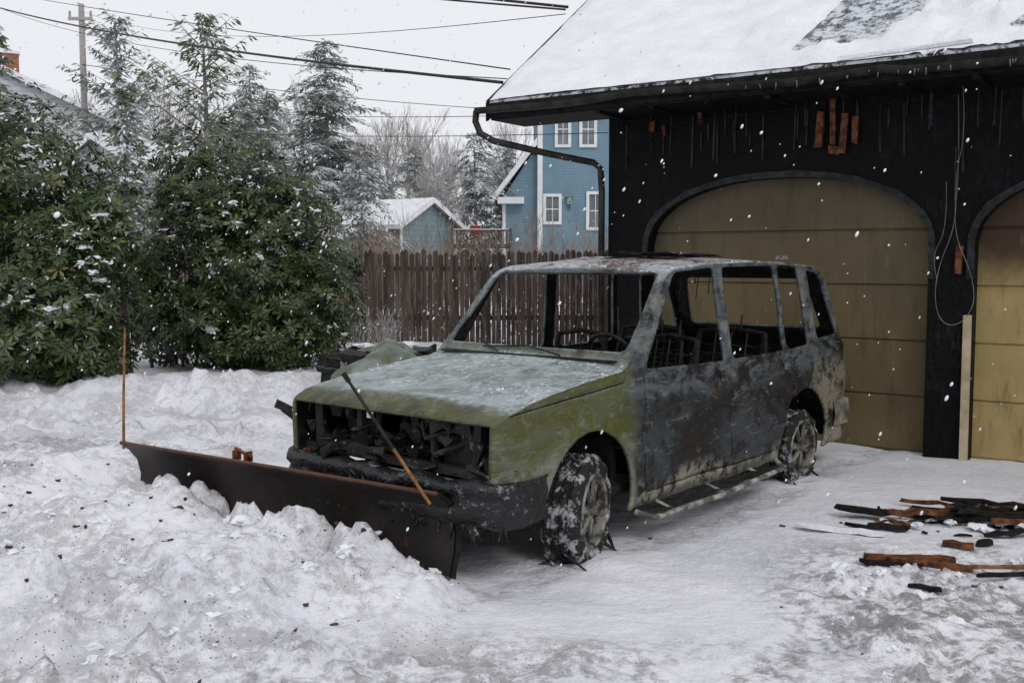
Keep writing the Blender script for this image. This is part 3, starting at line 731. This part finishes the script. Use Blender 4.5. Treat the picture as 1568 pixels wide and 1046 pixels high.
for t in(.60,):
    for s in(-.05,.05):
        p=dv*(t*LN+s)+nv*.0+V((0,0,.50)); mb.box(p+V((0,0,.03)),(.012,.07,.06),0,Matrix.Rotation(math.atan2(.562,-.827)+.2,3,'Z'),.006)
    mb.tube([dv*(t*LN-.08)+nv*.0+V((0,0,.53)),dv*(t*LN+.08)-nv*.02+V((0,0,.56))],.010,6)
mb.box(dv*1.2-nv*.22+V((0,0,.52)),(.06,.06,.09),0,None,.02)
mb.obj('spring_brackets',[simple('orange_rust',(.20,.06,.02),(.05,.02,.012),20,.7,.5)],PL)
mb=MB()
b0=dv*(LN-.02)+nv*.09+V((0,0,.48)); mb.tube([b0,b0+V((.01,0,.35)),b0+V((.03,0,.76))],[.009,.008,.006],6,0)
b1=dv*.05+nv*.09+V((0,0,.46)); e1=b1+V((-.40,.05,.60)); mid=b1.lerp(e1,.45); mb.tube([b1,mid],.009,6,0); mb.tube([mid,e1],[.009,.008],6,1)
mb.tube([e1,e1+(e1-mid).normalized()*.05],.013,6,1)
mb.obj('blade_markers',[simple('marker_yellow',(.30,.14,.03),(.12,.05,.02),15,.6,.2),BLK],PL)
# ---------------------------------------------------------------- debris
def board(mb,c,L,w_,t_,az,tilt=0,mi=0,j=.01):
    # split, char-eaten plank: several joined segments with ragged widths
    M=Matrix.Rotation(az,3,'Z')@Matrix.Rotation(tilt,3,'Y'); o=V((c[0],c[1],c[2]+gh(c[0],c[1])[0])); n_=7 if L>.2 else 3
    vs=[]
    for i in range(n_+1):
        u=-L/2+L*i/n_; e=1 if 0<i<n_ else .55
        a=w_/2*e*U(.75,1.1); b=w_/2*e*U(.75,1.1); t2=t_/2*U(.8,1.15); sk=U(-j,j)*.5
        vs+=[o+M@V((u+U(-j,j),-a,-t2+sk)),o+M@V((u+U(-j,j),b,-t2+sk)),o+M@V((u,b,t2+sk)),o+M@V((u,-a,t2+sk))]
    fs=[(i*4+k,i*4+(k+1)%4,(i+1)*4+(k+1)%4,(i+1)*4+k) for i in range(n_) for k in range(4)]+[(3,2,1,0),(n_*4,n_*4+1,n_*4+2,n_*4+3)]
    mb.add(vs,fs,mi)
mb=MB()
for k in range(30):
    x_=random.gauss(3.0,.22); y_=random.gauss(6.36,.12); board(mb,(x_,y_,.02+U(0,.07)),U(.18,.62),U(.03,.09),U(.012,.03),U(-.45,.45),U(-.12,.12),0 if R()<.72 else random.choice((1,1,2)),.02)
for k in range(22):
    x_=random.gauss(3.0,.4); y_=random.gauss(6.2,.25); board(mb,(x_,y_,.01),U(.03,.12),U(.015,.05),.012,U(0,3),U(-.2,.2),0,.008)
board(mb,(2.15,5.43,.045),.48,.055,.035,-.05,.02,1,.006); board(mb,(2.22,5.33,.03),.42,.04,.03,-.33,.03,1,.006); board(mb,(2.03,5.38,.02),.32,.05,.02,-.3,.0,0); board(mb,(2.1,5.1,.02),.16,.04,.02,-.6,0,0)
board(mb,(2.68,5.34,.04),.62,.035,.018,.05,0,2,.005); board(mb,(2.66,5.24,.03),.55,.035,.018,.30,.04,0); board(mb,(3.0,5.45,.04),.4,.05,.02,.2,.04,1)
board(mb,(2.0,6.12,.015),.52,.10,.015,-.45,0,3); board(mb,(2.12,6.16,.03),.16,.05,.02,-.5,0,0); board(mb,(2.3,6.15,.02),.24,.10,.02,-.4,0,0); board(mb,(2.55,5.75,.02),.16,.07,.03,-.4,0,1); board(mb,(2.75,5.85,.02),.1,.05,.03,.4,0,0)
for k in range(26): x_=random.gauss(3.0,.35); y_=random.gauss(6.28,.15); lump(mb,(x_,y_,gh(x_,y_)[0]+.03),U(.02,.055),3,.4,.8)
for k in range(10): x_=U(1.9,2.9); y_=U(5.2,5.5); lump(mb,(x_,y_,gh(x_,y_)[0]+.02),U(.015,.035),3,.5,.8)
mb.obj('charred_debris',[CHW,RAWW,simple('raw_lumber',(.24,.15,.06),(.10,.055,.03),14),SNOW])
mb=MB()
def sheet(a,b): return (-1.98+a*1.25+.1*fb(a*3,b*3,1,2),10.7+b*.9,.40+.30*a*(1-a)*2+.20*b+.10*fb(a*2.5,b*2.5,6,3)-.30*abs(a-.45))
mb.grid(sheet,list(np.linspace(0,1,22)),list(np.linspace(0,1,16)))
for k in range(26): mb.box((U(-2.1,-.7),U(11.3,12.2),U(.3,.62)),(U(.1,.5),U(.1,.4),U(.04,.15)),1,Matrix.Rotation(U(0,3),3,'Z')@Matrix.Rotation(U(-.3,.3),3,'X'),.04)
for k in range(6): lump(mb,(U(-1.9,-.9),U(11.6,12.2),U(.58,.66)),U(.05,.10),2,.3,.7)
mb.obj('crumpled_sheet_metal',[simple('weathered_olive',(.10,.115,.075),(.20,.225,.20),4,.6,.3),BLK,SNOW],smooth=False)
# ---------------------------------------------------------------- fence
FW=Mt('weathered_fence',.75); n1=FW.noise(1.2,3,.5,FW.map((7,1,.3))); n2=FW.noise(5,4,.7,FW.map((4,4,.5)))
c=FW.mix(FW.ramp(n1,.35,.65),(.030,.021,.017),(.080,.054,.042)); c=FW.mix(FW.math('MULTIPLY',FW.ramp(n2,.48,.68),.65),c,(.16,.148,.135)); FW.col(c); FW.bump(n2,.4,.01); FW=FW.m
mb=MB(); x=-16.
while x<5.5:
    y=19.7+.03*x; h=1.84+U(-.06,.05); wd=U(.07,.105); y+=U(-.015,.015); tl=U(-.012,.012)
    zb=-.05
    vs=[(x,y,zb),(x+wd,y,zb),(x+wd+tl,y,h-.05),(x+wd*.5+tl,y,h),(x+tl,y,h-.05)]
    mb.add(vs+[(p[0],p[1]+.02,p[2]) for p in vs],[(0,1,2,3,4),(9,8,7,6,5),(0,4,9,5),(1,6,7,2),(4,3,8,9),(3,2,7,8)])
    x+=wd+U(.004,.02)
for z_ in(.55,1.5): mb.box((-5.3,19.77,z_),(21.5,.04,.09),0,Matrix.Rotation(.03,3,'Z'))
mb.obj('wooden_fence',[FW],fix=False)
# ---------------------------------------------------------------- vegetation
def leaf_mesh(C,Dr,Nm,L,W,fold=.25,droop=.25):
    S=np.cross(Dr,Nm); S/=np.linalg.norm(S,axis=1,keepdims=True)+1e-9
    L=L[:,None];W=W[:,None]
    p0=C; p3=C+Dr*L-Nm*L*droop; m=C+Dr*L*.55-Nm*L*droop*.25
    a=m+S*W*.5-Nm*W*fold; b=m-S*W*.5-Nm*W*fold
    co=np.stack([p0,a,p3,b],1)
    n=len(C); base=(np.arange(n)*4)[:,None]
    f=np.concatenate([base+np.array([[0,1,2]]),base+np.array([[0,2,3]])],0)
    return co.reshape(-1,3),f
LEAF=Mt('rhododendron_leaf',.36,.5); n1=LEAF.noise(1.7,3,.6); n2=LEAF.noise(14,2)
c=LEAF.mix(LEAF.ramp(n2,.35,.65),(.017,.036,.010),(.070,.098,.028)); c=LEAF.mix(LEAF.math('MULTIPLY',LEAF.ramp(n1,.42,.65),.65),c,(.012,.022,.008)); LEAF.col(c); LEAF=LEAF.m
LEAF2=simple('leaf_yellowed',(.16,.15,.05),(.10,.12,.04),12,.5,0)
BARK=simple('bark',(.05,.04,.035),(.11,.095,.085),12,.9,.6)
def bush(name,blobs,nros,seed,base):
    rs=np.random.RandomState(seed)
    C=[];Dr=[];Nm=[];L=[];W=[];MI=[]
    vol=np.array([b[3]*b[4]*b[5] for b in blobs])**.67; vol/=vol.sum()
    mbT=MB()
    for k in range(nros):
        b=blobs[rs.choice(len(blobs),p=vol)]
        d=rs.normal(size=3); d/=np.linalg.norm(d)
        if d[1]>.55: d[1]*=-1
        lum=1+.30*nz.noise(V((d[0]*2.2+b[0],d[1]*2.2,d[2]*2.2+b[2])))+.16*nz.noise(V(tuple(d*6)))
        r=lum*(1-.5*rs.rand()**2.2)
        p=np.array([b[0]+d[0]*b[3]*r,b[1]+d[1]*b[4]*r,b[2]+d[2]*b[5]*r])
        if p[2]<base+.05: continue
        gap=nz.noise(V(tuple(p*1.9)))
        if gap<-.28 and r>.75: continue
        ax=d*.8+np.array([0,0,.55])+rs.normal(size=3)*.3; ax/=np.linalg.norm(ax)
        up=np.array([0,0,1.]); u=np.cross(ax,up); u/=np.linalg.norm(u)+1e-9; v=np.cross(ax,u)
        nl=rs.randint(7,11); sz=nz.noise(V(tuple(p*1.3+9))); snow=(sz>.12 and d[2]>-.1 and r>.8 and rs.rand()<.34); yel=rs.rand()<.02
        for q in range(nl):
            a=2*math.pi*q/nl+rs.rand()*.5; o=math.cos(a)*u+math.sin(a)*v
            dr=o*1.0+ax*rs.uniform(-.25,.55); dr/=np.linalg.norm(dr)
            C.append(p+o*.01); Dr.append(dr); Nm.append(ax); L.append(rs.uniform(.09,.15)); W.append(rs.uniform(.032,.048))
            sn_glint=snow and rs.rand()<.22
            if sn_glint: L[-1]*=.7
            MI.append(2 if sn_glint else (1 if yel or rs.rand()<.015 else 0))  # white leaves serve as snow bits and as painted leaf glints
        if snow and rs.rand()<.5: lump(mbT,p+ax*.0,rs.uniform(.02,.065),1,.4,.9)
    co,f=leaf_mesh(np.array(C),np.array(Dr),np.array(Nm),np.array(L),np.array(W))
    me=npmesh('foliage',co,f,[LEAF,LEAF2,SNOW],MI+MI)
    rt=empty(name)
    o=bpy.data.objects.new('foliage',me); scene.collection.objects.link(o); o.parent=rt
    for b in blobs:
        for k in range(9):
            g=V((b[0]+U(-.3,.3),b[1]+U(-.2,.2),base-.1)); e=V((b[0]+U(-1,1)*b[3]*.8,b[1]+U(-1,1)*b[4]*.6,b[2]+U(-.6,.8)*b[5])); m_=g.lerp(e,.5)+V((U(-.2,.2),U(-.2,.2),U(.0,.3)))
            mbT.tube([g,m_,e],[.03,.02,.006],5,0)
    mbT.obj('stems_and_snow',[BARK,SNOW],rt)
    return rt
bush('rhododendron_bush',[(-6.9,12.6,1.6,1.3,1.1,1.55),(-5.35,12.4,1.25,.95,1.0,1.2),(-5.9,12.7,2.75,1.0,.9,.95),(-7.1,12.8,2.9,1.0,.9,1.1),(-4.9,12.6,2.1,.55,.7,.75),(-6.2,11.9,.75,1.35,.9,.65),(-5.1,12.2,.7,.65,.7,.6)],4800,3,.05)
bush('rhododendron_bush',[(-4.1,15.2,1.6,1.45,1.1,1.5),(-4.4,15.2,2.8,1.0,.9,.9),(-3.4,15.2,2.3,.9,.9,.9),(-2.95,15.1,1.25,.8,.8,.95),(-5.0,15.1,1.2,.8,.8,1.0),(-3.9,14.8,.7,1.5,.8,.6),(-3.3,14.9,.6,.9,.8,.55)],4600,5,.05)
def twigs(mb,base,h,n,spread,r=.01,mi=0):
    for k in range(n):
        p=V(base)+V((U(-.15,.15),U(-.15,.15),0)); d=V((U(-spread,spread),U(-spread,spread),1)).normalized(); pts=[p];l=h*U(.6,1)/4
        for q in range(4):
            d=(d+V((U(-.2,.2),U(-.2,.2),U(-.05,.1)))).normalized(); p=p+d*l; pts.append(p)
            if q>0:
                for z_ in range(2):
                    e=p+(d+V((U(-.7,.7),U(-.7,.7),U(0,.3)))).normalized()*l*U(.5,1.1); mb.tube([p,e],[r*.5,r*.2],3,mi,False)
        mb.tube(pts,[r,r*.8,r*.6,r*.4,r*.2],3,mi,False)
SHR=simple('brown_twigs',(.22,.14,.10),(.34,.26,.21),2,.9,0)
mb=MB()
for k in range(95): x_=U(-5,3.3); twigs(mb,(x_,U(20.5,25),.1),U(1.7,2.6),10,.45,.009)
mb.obj('bare_shrubs',[SHR],fix=False)
mb=MB()
for k in range(10):
    twigs(mb,(-2.6+U(-.4,.4),18.5+U(-.3,.3),.1),U(.4,.8),8,.6,.007)
mb.obj('dry_shrub',[simple('twig_snowy',(.25,.23,.21),(.42,.42,.42),8)],fix=False)
def conifer(name,loc,h,rad,seed,green,snowp=.3,dens=1.,droop=.35,shape=1.0,haze=None):
    rs=np.random.RandomState(seed); C=[];Dr=[];L=[];W=[];MI=[];Nm=[]
    mbT=MB(); mbT.tube([(0,0,0),(.08,0,h*.5),(0,0,h*.98)],[h*.018,h*.011,.015],7)
    nb=int(26*h**.5*1.9*dens)
    for k in range(nb):
        t=(k+rs.rand())/nb; z=h*(.04+.95*t); r=rad*((1-t)**.62*shape+.06)*rs.uniform(.45,1.2)*(1+.3*nz.noise(V((t*6,seed,0))))
        a=rs.rand()*6.283; o=np.array([math.cos(a),math.sin(a),0]); si=np.array([-math.sin(a),math.cos(a),0])
        nseg=max(4,int(r/.18)); up0=rs.uniform(.0,.45)+(.5 if droop<=.05 else 0)
        pts=[]
        for s in range(nseg+1):
            q=s/nseg; pts.append(np.array([0,0,z])+o*r*q+np.array([0,0,1])*(up0*r*q-droop*r*q*q*1.2)+si*.08*r*math.sin(q*4+seed+k))
        mbT.tube([tuple(pts[0]),tuple(pts[nseg//2]),tuple(pts[-1])],[.012+.01*r,.01,.004],4)
        bs=rs.rand()<snowp
        for s in range(1,nseg+1):
            q=s/nseg
            if rs.rand()<.12: continue
            for sd_ in(-1,1,-1,1,0):
                l=(.24+.30*r*(1-q)*.5)*rs.uniform(.5,1.15)
                d=o*(.7 if sd_ else 1.2)+si*sd_*rs.uniform(.5,1.0)+np.array([0,0,rs.uniform(-.5,.2)]); d/=np.linalg.norm(d)
                C.append(pts[s]+rs.normal(size=3)*.05); Dr.append(d); nn=np.array([rs.normal()*.45,rs.normal()*.45,1.]); Nm.append(nn/np.linalg.norm(nn)); L.append(l); W.append(rs.uniform(.05,.10))
                MI.append(1 if rs.rand()<(.75 if bs else .12*snowp) else 0)
    co,f=leaf_mesh(np.array(C),np.array(Dr),np.array(Nm),np.array(L),np.array(W),.2,.35)
    me=npmesh('needles',co,f,[green,SNOWT],MI+MI)
    rt=empty(name,loc); o=bpy.data.objects.new('needles',me); scene.collection.objects.link(o); o.parent=rt
    mbT.obj('trunk_and_limbs',[BARKG],rt,fix=False); return rt
BARKG=simple('grey_bark',(.20,.19,.185),(.28,.27,.26),5,.9,0)
SNOWT=simple('tree_snow',(.55,.58,.61),(.68,.70,.72),3,.8,0)
GR1=simple('conifer_green',(.13,.16,.10),(.20,.23,.135),3,.8,0)  # the conifer greens pale with distance: snowfall haze painted into needle colour
GR2=simple('conifer_mid_hazed',(.18,.21,.19),(.28,.30,.28),2,.8,0)
GR3=simple('conifer_far_hazed',(.31,.34,.33),(.40,.42,.41),2,.8,0)
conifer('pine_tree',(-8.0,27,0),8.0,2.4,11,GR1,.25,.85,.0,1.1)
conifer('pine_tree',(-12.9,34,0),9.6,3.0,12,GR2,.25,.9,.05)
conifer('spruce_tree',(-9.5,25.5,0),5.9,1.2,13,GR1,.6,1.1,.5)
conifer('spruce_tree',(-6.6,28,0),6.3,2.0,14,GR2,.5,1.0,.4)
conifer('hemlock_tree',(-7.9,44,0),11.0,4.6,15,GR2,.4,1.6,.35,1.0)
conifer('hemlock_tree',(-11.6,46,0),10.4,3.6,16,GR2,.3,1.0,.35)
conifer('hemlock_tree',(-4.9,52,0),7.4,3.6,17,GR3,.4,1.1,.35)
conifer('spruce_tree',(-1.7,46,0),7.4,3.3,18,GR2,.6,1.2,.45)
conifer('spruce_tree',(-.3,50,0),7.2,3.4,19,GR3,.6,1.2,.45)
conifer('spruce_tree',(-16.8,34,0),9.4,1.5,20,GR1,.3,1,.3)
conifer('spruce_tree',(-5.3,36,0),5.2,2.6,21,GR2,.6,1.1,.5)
def bare_mesh(name,h,seed,mat,thick=1.,depth=6):
    random.seed(seed); mb=MB()
    def rec(p,d,l,r,k):
        q=p+d*l; m_=p.lerp(q,.5)+V((U(-.06,.06),U(-.06,.06),0))*l
        mb.tube([p,m_,q],[r,r*.85,r*.7],3 if k<4 else 5,0,False)
        if k==0: return
        n=random.choice((2,3,3)) 
        for i in range(n):
            sp=.55 if i else .22
            nd=(d+V((U(-1,1),U(-1,1),U(-.25,.65)))*sp).normalized(); nd=(nd+V((0,0,.12))).normalized()
            rec(q,nd,l*U(.66,.86),r*.62,k-1)
        if k>1 and R()<.8:
            nd=(d+V((U(-1,1),U(-1,1),U(0,.5)))*.9).normalized(); rec(m_,nd,l*U(.5,.7),r*.45,k-2)
    rec(V((0,0,0)),V((0,0,1)),h*.26,h*.014*thick,depth)
    me=bpy.data.meshes.new(name); me.from_pydata(mb.v,[],mb.f); me.materials.append(mat); return me
FAR1=simple('far_twigs_hazed',(.32,.305,.30),(.42,.405,.40),.3,.9,0); NEAR1=simple('near_twigs',(.24,.215,.20),(.32,.295,.28),.3,.9,0)  # twig greys lightened for distance, air haze baked into the base colour
pf=[bare_mesh('bare_far_%d'%i,10,40+i,FAR1,1.0) for i in range(4)]; pn=[bare_mesh('bare_near_%d'%i,10,60+i,NEAR1,.9) for i in range(3)]
random.seed(99)
def place(me,name,loc,s,parent=None):
    o=bpy.data.objects.new(name,me); scene.collection.objects.link(o); o.location=loc; o.scale=(s,s,s*U(.9,1.1)); o.rotation_euler=(0,0,U(0,6.28)); 
    if parent:o.parent=parent
    return o
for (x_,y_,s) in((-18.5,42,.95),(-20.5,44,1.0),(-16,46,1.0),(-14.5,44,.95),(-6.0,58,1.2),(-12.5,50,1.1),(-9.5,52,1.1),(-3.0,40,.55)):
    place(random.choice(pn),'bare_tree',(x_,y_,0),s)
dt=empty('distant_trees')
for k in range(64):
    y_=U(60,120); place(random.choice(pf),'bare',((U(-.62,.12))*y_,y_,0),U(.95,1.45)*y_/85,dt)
mb=MB()
hm=simple('distant_woods_hazed',(.31,.305,.305),(.44,.44,.45),.6,.95,0)  # pale grey includes the haze over the far woods, painted in
mb.grid(lambda a,b:(a,125+b*3,(4.5+2.2*fb(a*.05,1,1,4)+.8*fb(a*.5,3,1,3))*b),list(np.arange(-120,90,.6)),[0,.5,1])
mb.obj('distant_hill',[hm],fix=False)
# ---------------------------------------------------------------- background buildings
def siding(name,c1,sp=.12):
    m=Mt(name,.6); s=m.sep(); f=m.math('FRACT',m.math('MULTIPLY',s[2],1/sp))
    m.col(m.mix(m.ramp(f,.86,1.0),m.mix(m.ramp(m.noise(1.5,2),.3,.7),c1,tuple(q*.88 for q in c1)),tuple(q*.45 for q in c1))); m.bump(f,.5,.02); return m.m
BLUE=siding('blue_clapboard',(.165,.265,.33)); WHT=simple('white_paint',(.72,.73,.74),(.62,.63,.64),2,.6,0)
GLS=simple('window_glass',(.10,.12,.13),(.18,.20,.22),1,.15,0,.6)
Hs=empty('blue_house',(0,45,0))
mb=MB(); mb.box((6.9,4,4.3),(11.6,8,8.7)); mb.prism([(-.35,0),(1.1,0),(1.1,6.25),(.85,6.3),(-.35,4.5)],'y',.35,6); mb.obj('walls',[BLUE],Hs)
mb=MB()
mb.add([(.7,-.4,8.55),(13,-.4,8.55),(13,4,10.6),(.7,4,10.6),(.7,8.4,8.55),(13,8.4,8.55)],[(0,1,2,3),(3,2,5,4),(0,3,4)]); 
mb.add([(-.75,-.05,4.25),(-.75,6.2,4.25),(1.098,6.2,6.75),(1.098,-.05,6.75)],[(0,1,2,3)])
mb.obj('roof',[SNOW],Hs,fix=False)
mb=MB()
mb.box((1.22,-.04,4.2),(.22,.06,8.4)); mb.box((6.9,-.15,8.45),(12,.3,.18))
def rak(a,b,t_,y_): mb.add([(a[0],y_,a[1]),(b[0],y_,b[1]),(b[0],y_,b[1]-t_),(a[0],y_,a[1]-t_),(a[0],y_+.4,a[1]),(b[0],y_+.4,b[1]),(b[0],y_+.4,b[1]-t_),(a[0],y_+.4,a[1]-t_)],[(0,1,2,3),(0,4,5,1),(3,2,6,7),(0,3,7,4)])
rak((-.85,4.5),(1.09,7.0),.32,-.08); mb.box((-.05,.1,4.28),(1.15,.5,.28)); mb.box((-.35,.33,2.2),(.14,.06,4.0))
wins=[(1.92,2.50,6.62,8.05),(2.98,3.62,6.62,8.05),(1.42,2.10,3.30,4.5),(3.30,3.98,3.05,4.6),(4.9,5.6,3.05,4.6),(4.9,5.6,6.6,8.0)]
for a,b,c_,d in wins:
    for s in (a,b): mb.box((s,-.05,(c_+d)/2),(.13,.08,d-c_+.13))
    for s in (c_,d): mb.box(((a+b)/2,-.052,s),(b-a-.13,.08,.13))
    mb.box(((a+b)/2,-.03,(c_+d)/2),(b-a,.03,.045)); mb.box(((a+b)/2,-.031,(c_+d)/2),(.03,.03,d-c_))
mb.obj('white_trim',[WHT],Hs)
mb=MB()
for a,b,c_,d in wins: mb.box(((a+b)/2,-.005,(c_+d)/2),(b-a,.02,d-c_))
mb.obj('window_panes',[GLS],Hs)
mb=MB(); mb.box((2.5,-.12,4.25),(.2,.2,.32)); mb.box((2.5,-.12,4.45),(.3,.3,.05)); mb.box((2.5,-.05,3.98),(.08,.1,.2)); mb.obj('wall_lantern',[simple('lantern',(.3,.45,.4),(.05,.05,.05),9)],Hs)
Sd=empty('blue_shed',(-4.15,38,0),math.radians(90-33))
mb=MB(); Wg,Lg=3.5,5.5
mb.add([(0,0,0),(Wg,0,0),(Wg,0,3.0),(Wg/2,0,3.9),(0,0,3.0)],[(0,1,2,3,4)],0)
mb.add([(0,0,0),(0,0,3),(0,Lg,3),(0,Lg,0)],[(0,1,2,3)],1); mb.add([(Wg,0,0),(Wg,0,3),(Wg,Lg,3),(Wg,Lg,0)],[(3,2,1,0)],0); mb.add([(0,Lg,0),(Wg,Lg,0),(Wg,Lg,3),(Wg/2,Lg,3.9),(0,Lg,3)],[(4,3,2,1,0)],0)
mb.obj('walls',[siding('shed_blue',(.19,.28,.31),.2),simple('tan_wall',(.42,.34,.28),(.32,.26,.22),4)],Sd,fix=False)
mb=MB()
for s in(0,1):
    xa=-.35 if s==0 else Wg+.35; za=3.0-.35*.9/1.75
    mb.add([(xa,-.3,za+.16),(Wg/2,-.3,4.06),(Wg/2,Lg+.3,4.06),(xa,Lg+.3,za+.16)],[(0,1,2,3)],0)
    mb.add([(xa,-.31,za+.16),(Wg/2,-.31,4.06),(Wg/2,-.31,3.86),(xa,-.31,za-.04)],[(0,1,2,3)],1)
    mb.add([(xa,-.3,za+.16),(xa,Lg+.3,za+.16),(xa,Lg+.3,za-.0),(xa,-.3,za-.0)],[(0,1,2,3)],0)
for xc in(.06,Wg-.06): mb.box((xc,-.03,1.45),(.14,.05,2.9),1)
mb.obj('roof_and_trim',[SNOW,WHT],Sd,fix=False)
def cottage(name,loc,rz_,W_,L_,ze,zr,chim=True):
    e=empty(name,loc,rz_); mb=MB()
    mb.add([(-W_/2,0,0),(W_/2,0,0),(W_/2,0,ze),(0,0,zr),(-W_/2,0,ze)],[(0,1,2,3,4)],0)
    mb.add([(W_/2,0,0),(W_/2,L_,0),(W_/2,L_,ze),(W_/2,0,ze)],[(0,1,2,3)],0); mb.add([(-W_/2,0,0),(-W_/2,L_,0),(-W_/2,L_,ze),(-W_/2,0,ze)],[(3,2,1,0)],0)
    mb.obj('walls',[siding(name+'_siding',(.50,.54,.55),.2)],e,fix=False)
    mb=MB()
    for s in(-1,1):
        sl=(zr-ze)/(W_/2); xa=s*(W_/2+.4); za=ze-.4*sl
        mb.add([(xa,-.3,za+.2),(0,-.3,zr+.2),(0,L_,zr+.2),(xa,L_,za+.2)],[(0,1,2,3)],0)
        mb.add([(xa,-.3,za+.2),(0,-.3,zr+.2),(0,-.3,zr-.05),(xa,-.3,za-.05)],[(0,1,2,3)],0)
    mb.obj('snowy_roof',[SNOW],e,fix=False)
    mb=MB(); mb.box((0,-.02,zr-1.6),(.8,.06,1.1),0); mb.obj('gable_window',[GLS],e)
    if chim:
        mb=MB(); mb.box((.3,1.2,zr+.35),(.75,.6,1.1),0); mb.box((.3,1.2,zr+.92),(.85,.7,.1),1); mb.obj('chimney',[simple('brick',(.30,.13,.09),(.2,.09,.07),9),SNOW],e)
cottage('white_house',(-19.6,40,0),.5,7,8,7.4,8.9); cottage('white_cottage',(-12.4,31,0),-.3,4.5,6,4.0,5.3,False)
dk=MB()
for x_ in np.arange(-2.3,-.1,.14): dk.box((x_,40,2.55),(.04,.04,.5))
dk.box((-1.2,40,2.83),(2.4,.09,.07),0); dk.box((-1.2,40,2.88),(2.3,.07,.03),1); dk.box((-1.2,40,2.28),(2.4,.09,.06)); dk.box((-1.2,41,2.2),(2.4,2,.08))
for x_ in(-2.35,-.05): dk.box((x_,40,1.45),(.12,.12,2.9))
dk.obj('wooden_deck',[simple('deck_brown',(.10,.06,.05),(.06,.04,.035),5),SNOW])
mb=MB(); mb.box((-1.45,40.4,2.72),(.4,.4,.1)); mb.box((-1.45,40.6,2.88),(.4,.07,.32),0,Matrix.Rotation(.2,3,'X')); 
for a in(-.17,.17):
    for b in(-.17,.17): mb.box((-1.45+a,40.4+b,2.45),(.04,.04,.5))
mb.obj('red_chair',[simple('red_plastic',(.4,.02,.02),(.3,.02,.02),3,.5,0)])
mb=MB(); mb.tube([(-14.4,35,0),(-14.4,35,10.2)],[.14,.10],8); mb.box((-14.4,34.9,9.7),(.8,.08,.10)); 
for a in(-.35,.35): mb.tube([(-14.4+a,34.9,9.75),(-14.4+a,34.9,9.95)],.04,6)
mb.obj('utility_pole',[simple('pole_wood',(.32,.31,.29),(.38,.37,.35),3)])
PW=simple('cable_black',(.012,.012,.012),(.03,.03,.03),9,.6,0)
def line(p,q,r,sag):
    p=V(p);q=V(q); pts=[]
    for i in range(13):
        t=i/12; s=p.lerp(q,t); s.z-=4*sag*t*(1-t); pts.append(tuple(s))
    return pts
pe=empty('power_lines')
def pl(nm,p,q,r,sag):
    o=curve(nm,line(p,q,r,sag),r,PW,pe)
pl('service_drop',(-.10,10.6,3.46),(-17.5,33,10.0),.019,.25)
pl('service_drop_b',(-.02,10.65,3.6),(-17.5,33.5,10.4),.008,.05)
pl('service_drop_c',(-.05,10.62,3.5),(-17.5,33.2,10.2),.006,.5)
pl('thick_cable_a',(.63,11.8,4.50),(-11.3,20,8.1),.017,.1)
pl('thick_cable_b',(.60,11.75,4.46),(-11.3,20,7.95),.012,.15)
pl('line_a',(.6,11.7,4.40),(-14.4,34.9,9.95),.005,.5)
pl('line_b',(1.2,13,3.5),(-13,34.9,7.2),.006,.3)
pl('line_c',(1.2,13,3.25),(-15,34.9,6.6),.006,.3)
pl('line_d',(10,40,7.2),(-14.4,34.9,8.2),.012,.5)
# ---------------------------------------------------------------- falling snow
rs=np.random.RandomState(5); n=4000
P=np.stack([rs.uniform(-8,8,n),1.6+12*rs.rand(n)**.8,rs.uniform(0,6,n)],1); rad=(.003+.007*rs.rand(n)**2)*(.5+.5*np.minimum(1,P[:,1]/6))
st=rs.uniform(1,2.0,n)
ic1=bmesh.new(); bmesh.ops.create_icosphere(ic1,subdivisions=1,radius=1); oc=np.array([tuple(v.co) for v in ic1.verts]); of=np.array([[v.index for v in f.verts] for f in ic1.faces]); ic1.free()
co=P[:,None,:]+oc[None]*rad[:,None,None]*np.stack([np.ones(n),np.ones(n),st],1)[:,None,:]
co[:,:,0]+=(co[:,:,2]-P[:,None,2])*.35
fa=(np.arange(n)*len(oc))[:,None,None]+of[None]
me=npmesh('falling_snow',co.reshape(-1,3),fa.reshape(-1,3),[simple('snowflake',(.8,.82,.85),(.72,.74,.78),3,.8,0)],smooth=True)
o=bpy.data.objects.new('falling_snow',me); scene.collection.objects.link(o)
print('polys',sum(len(o.data.polygons) for o in scene.objects if o.type=='MESH'))
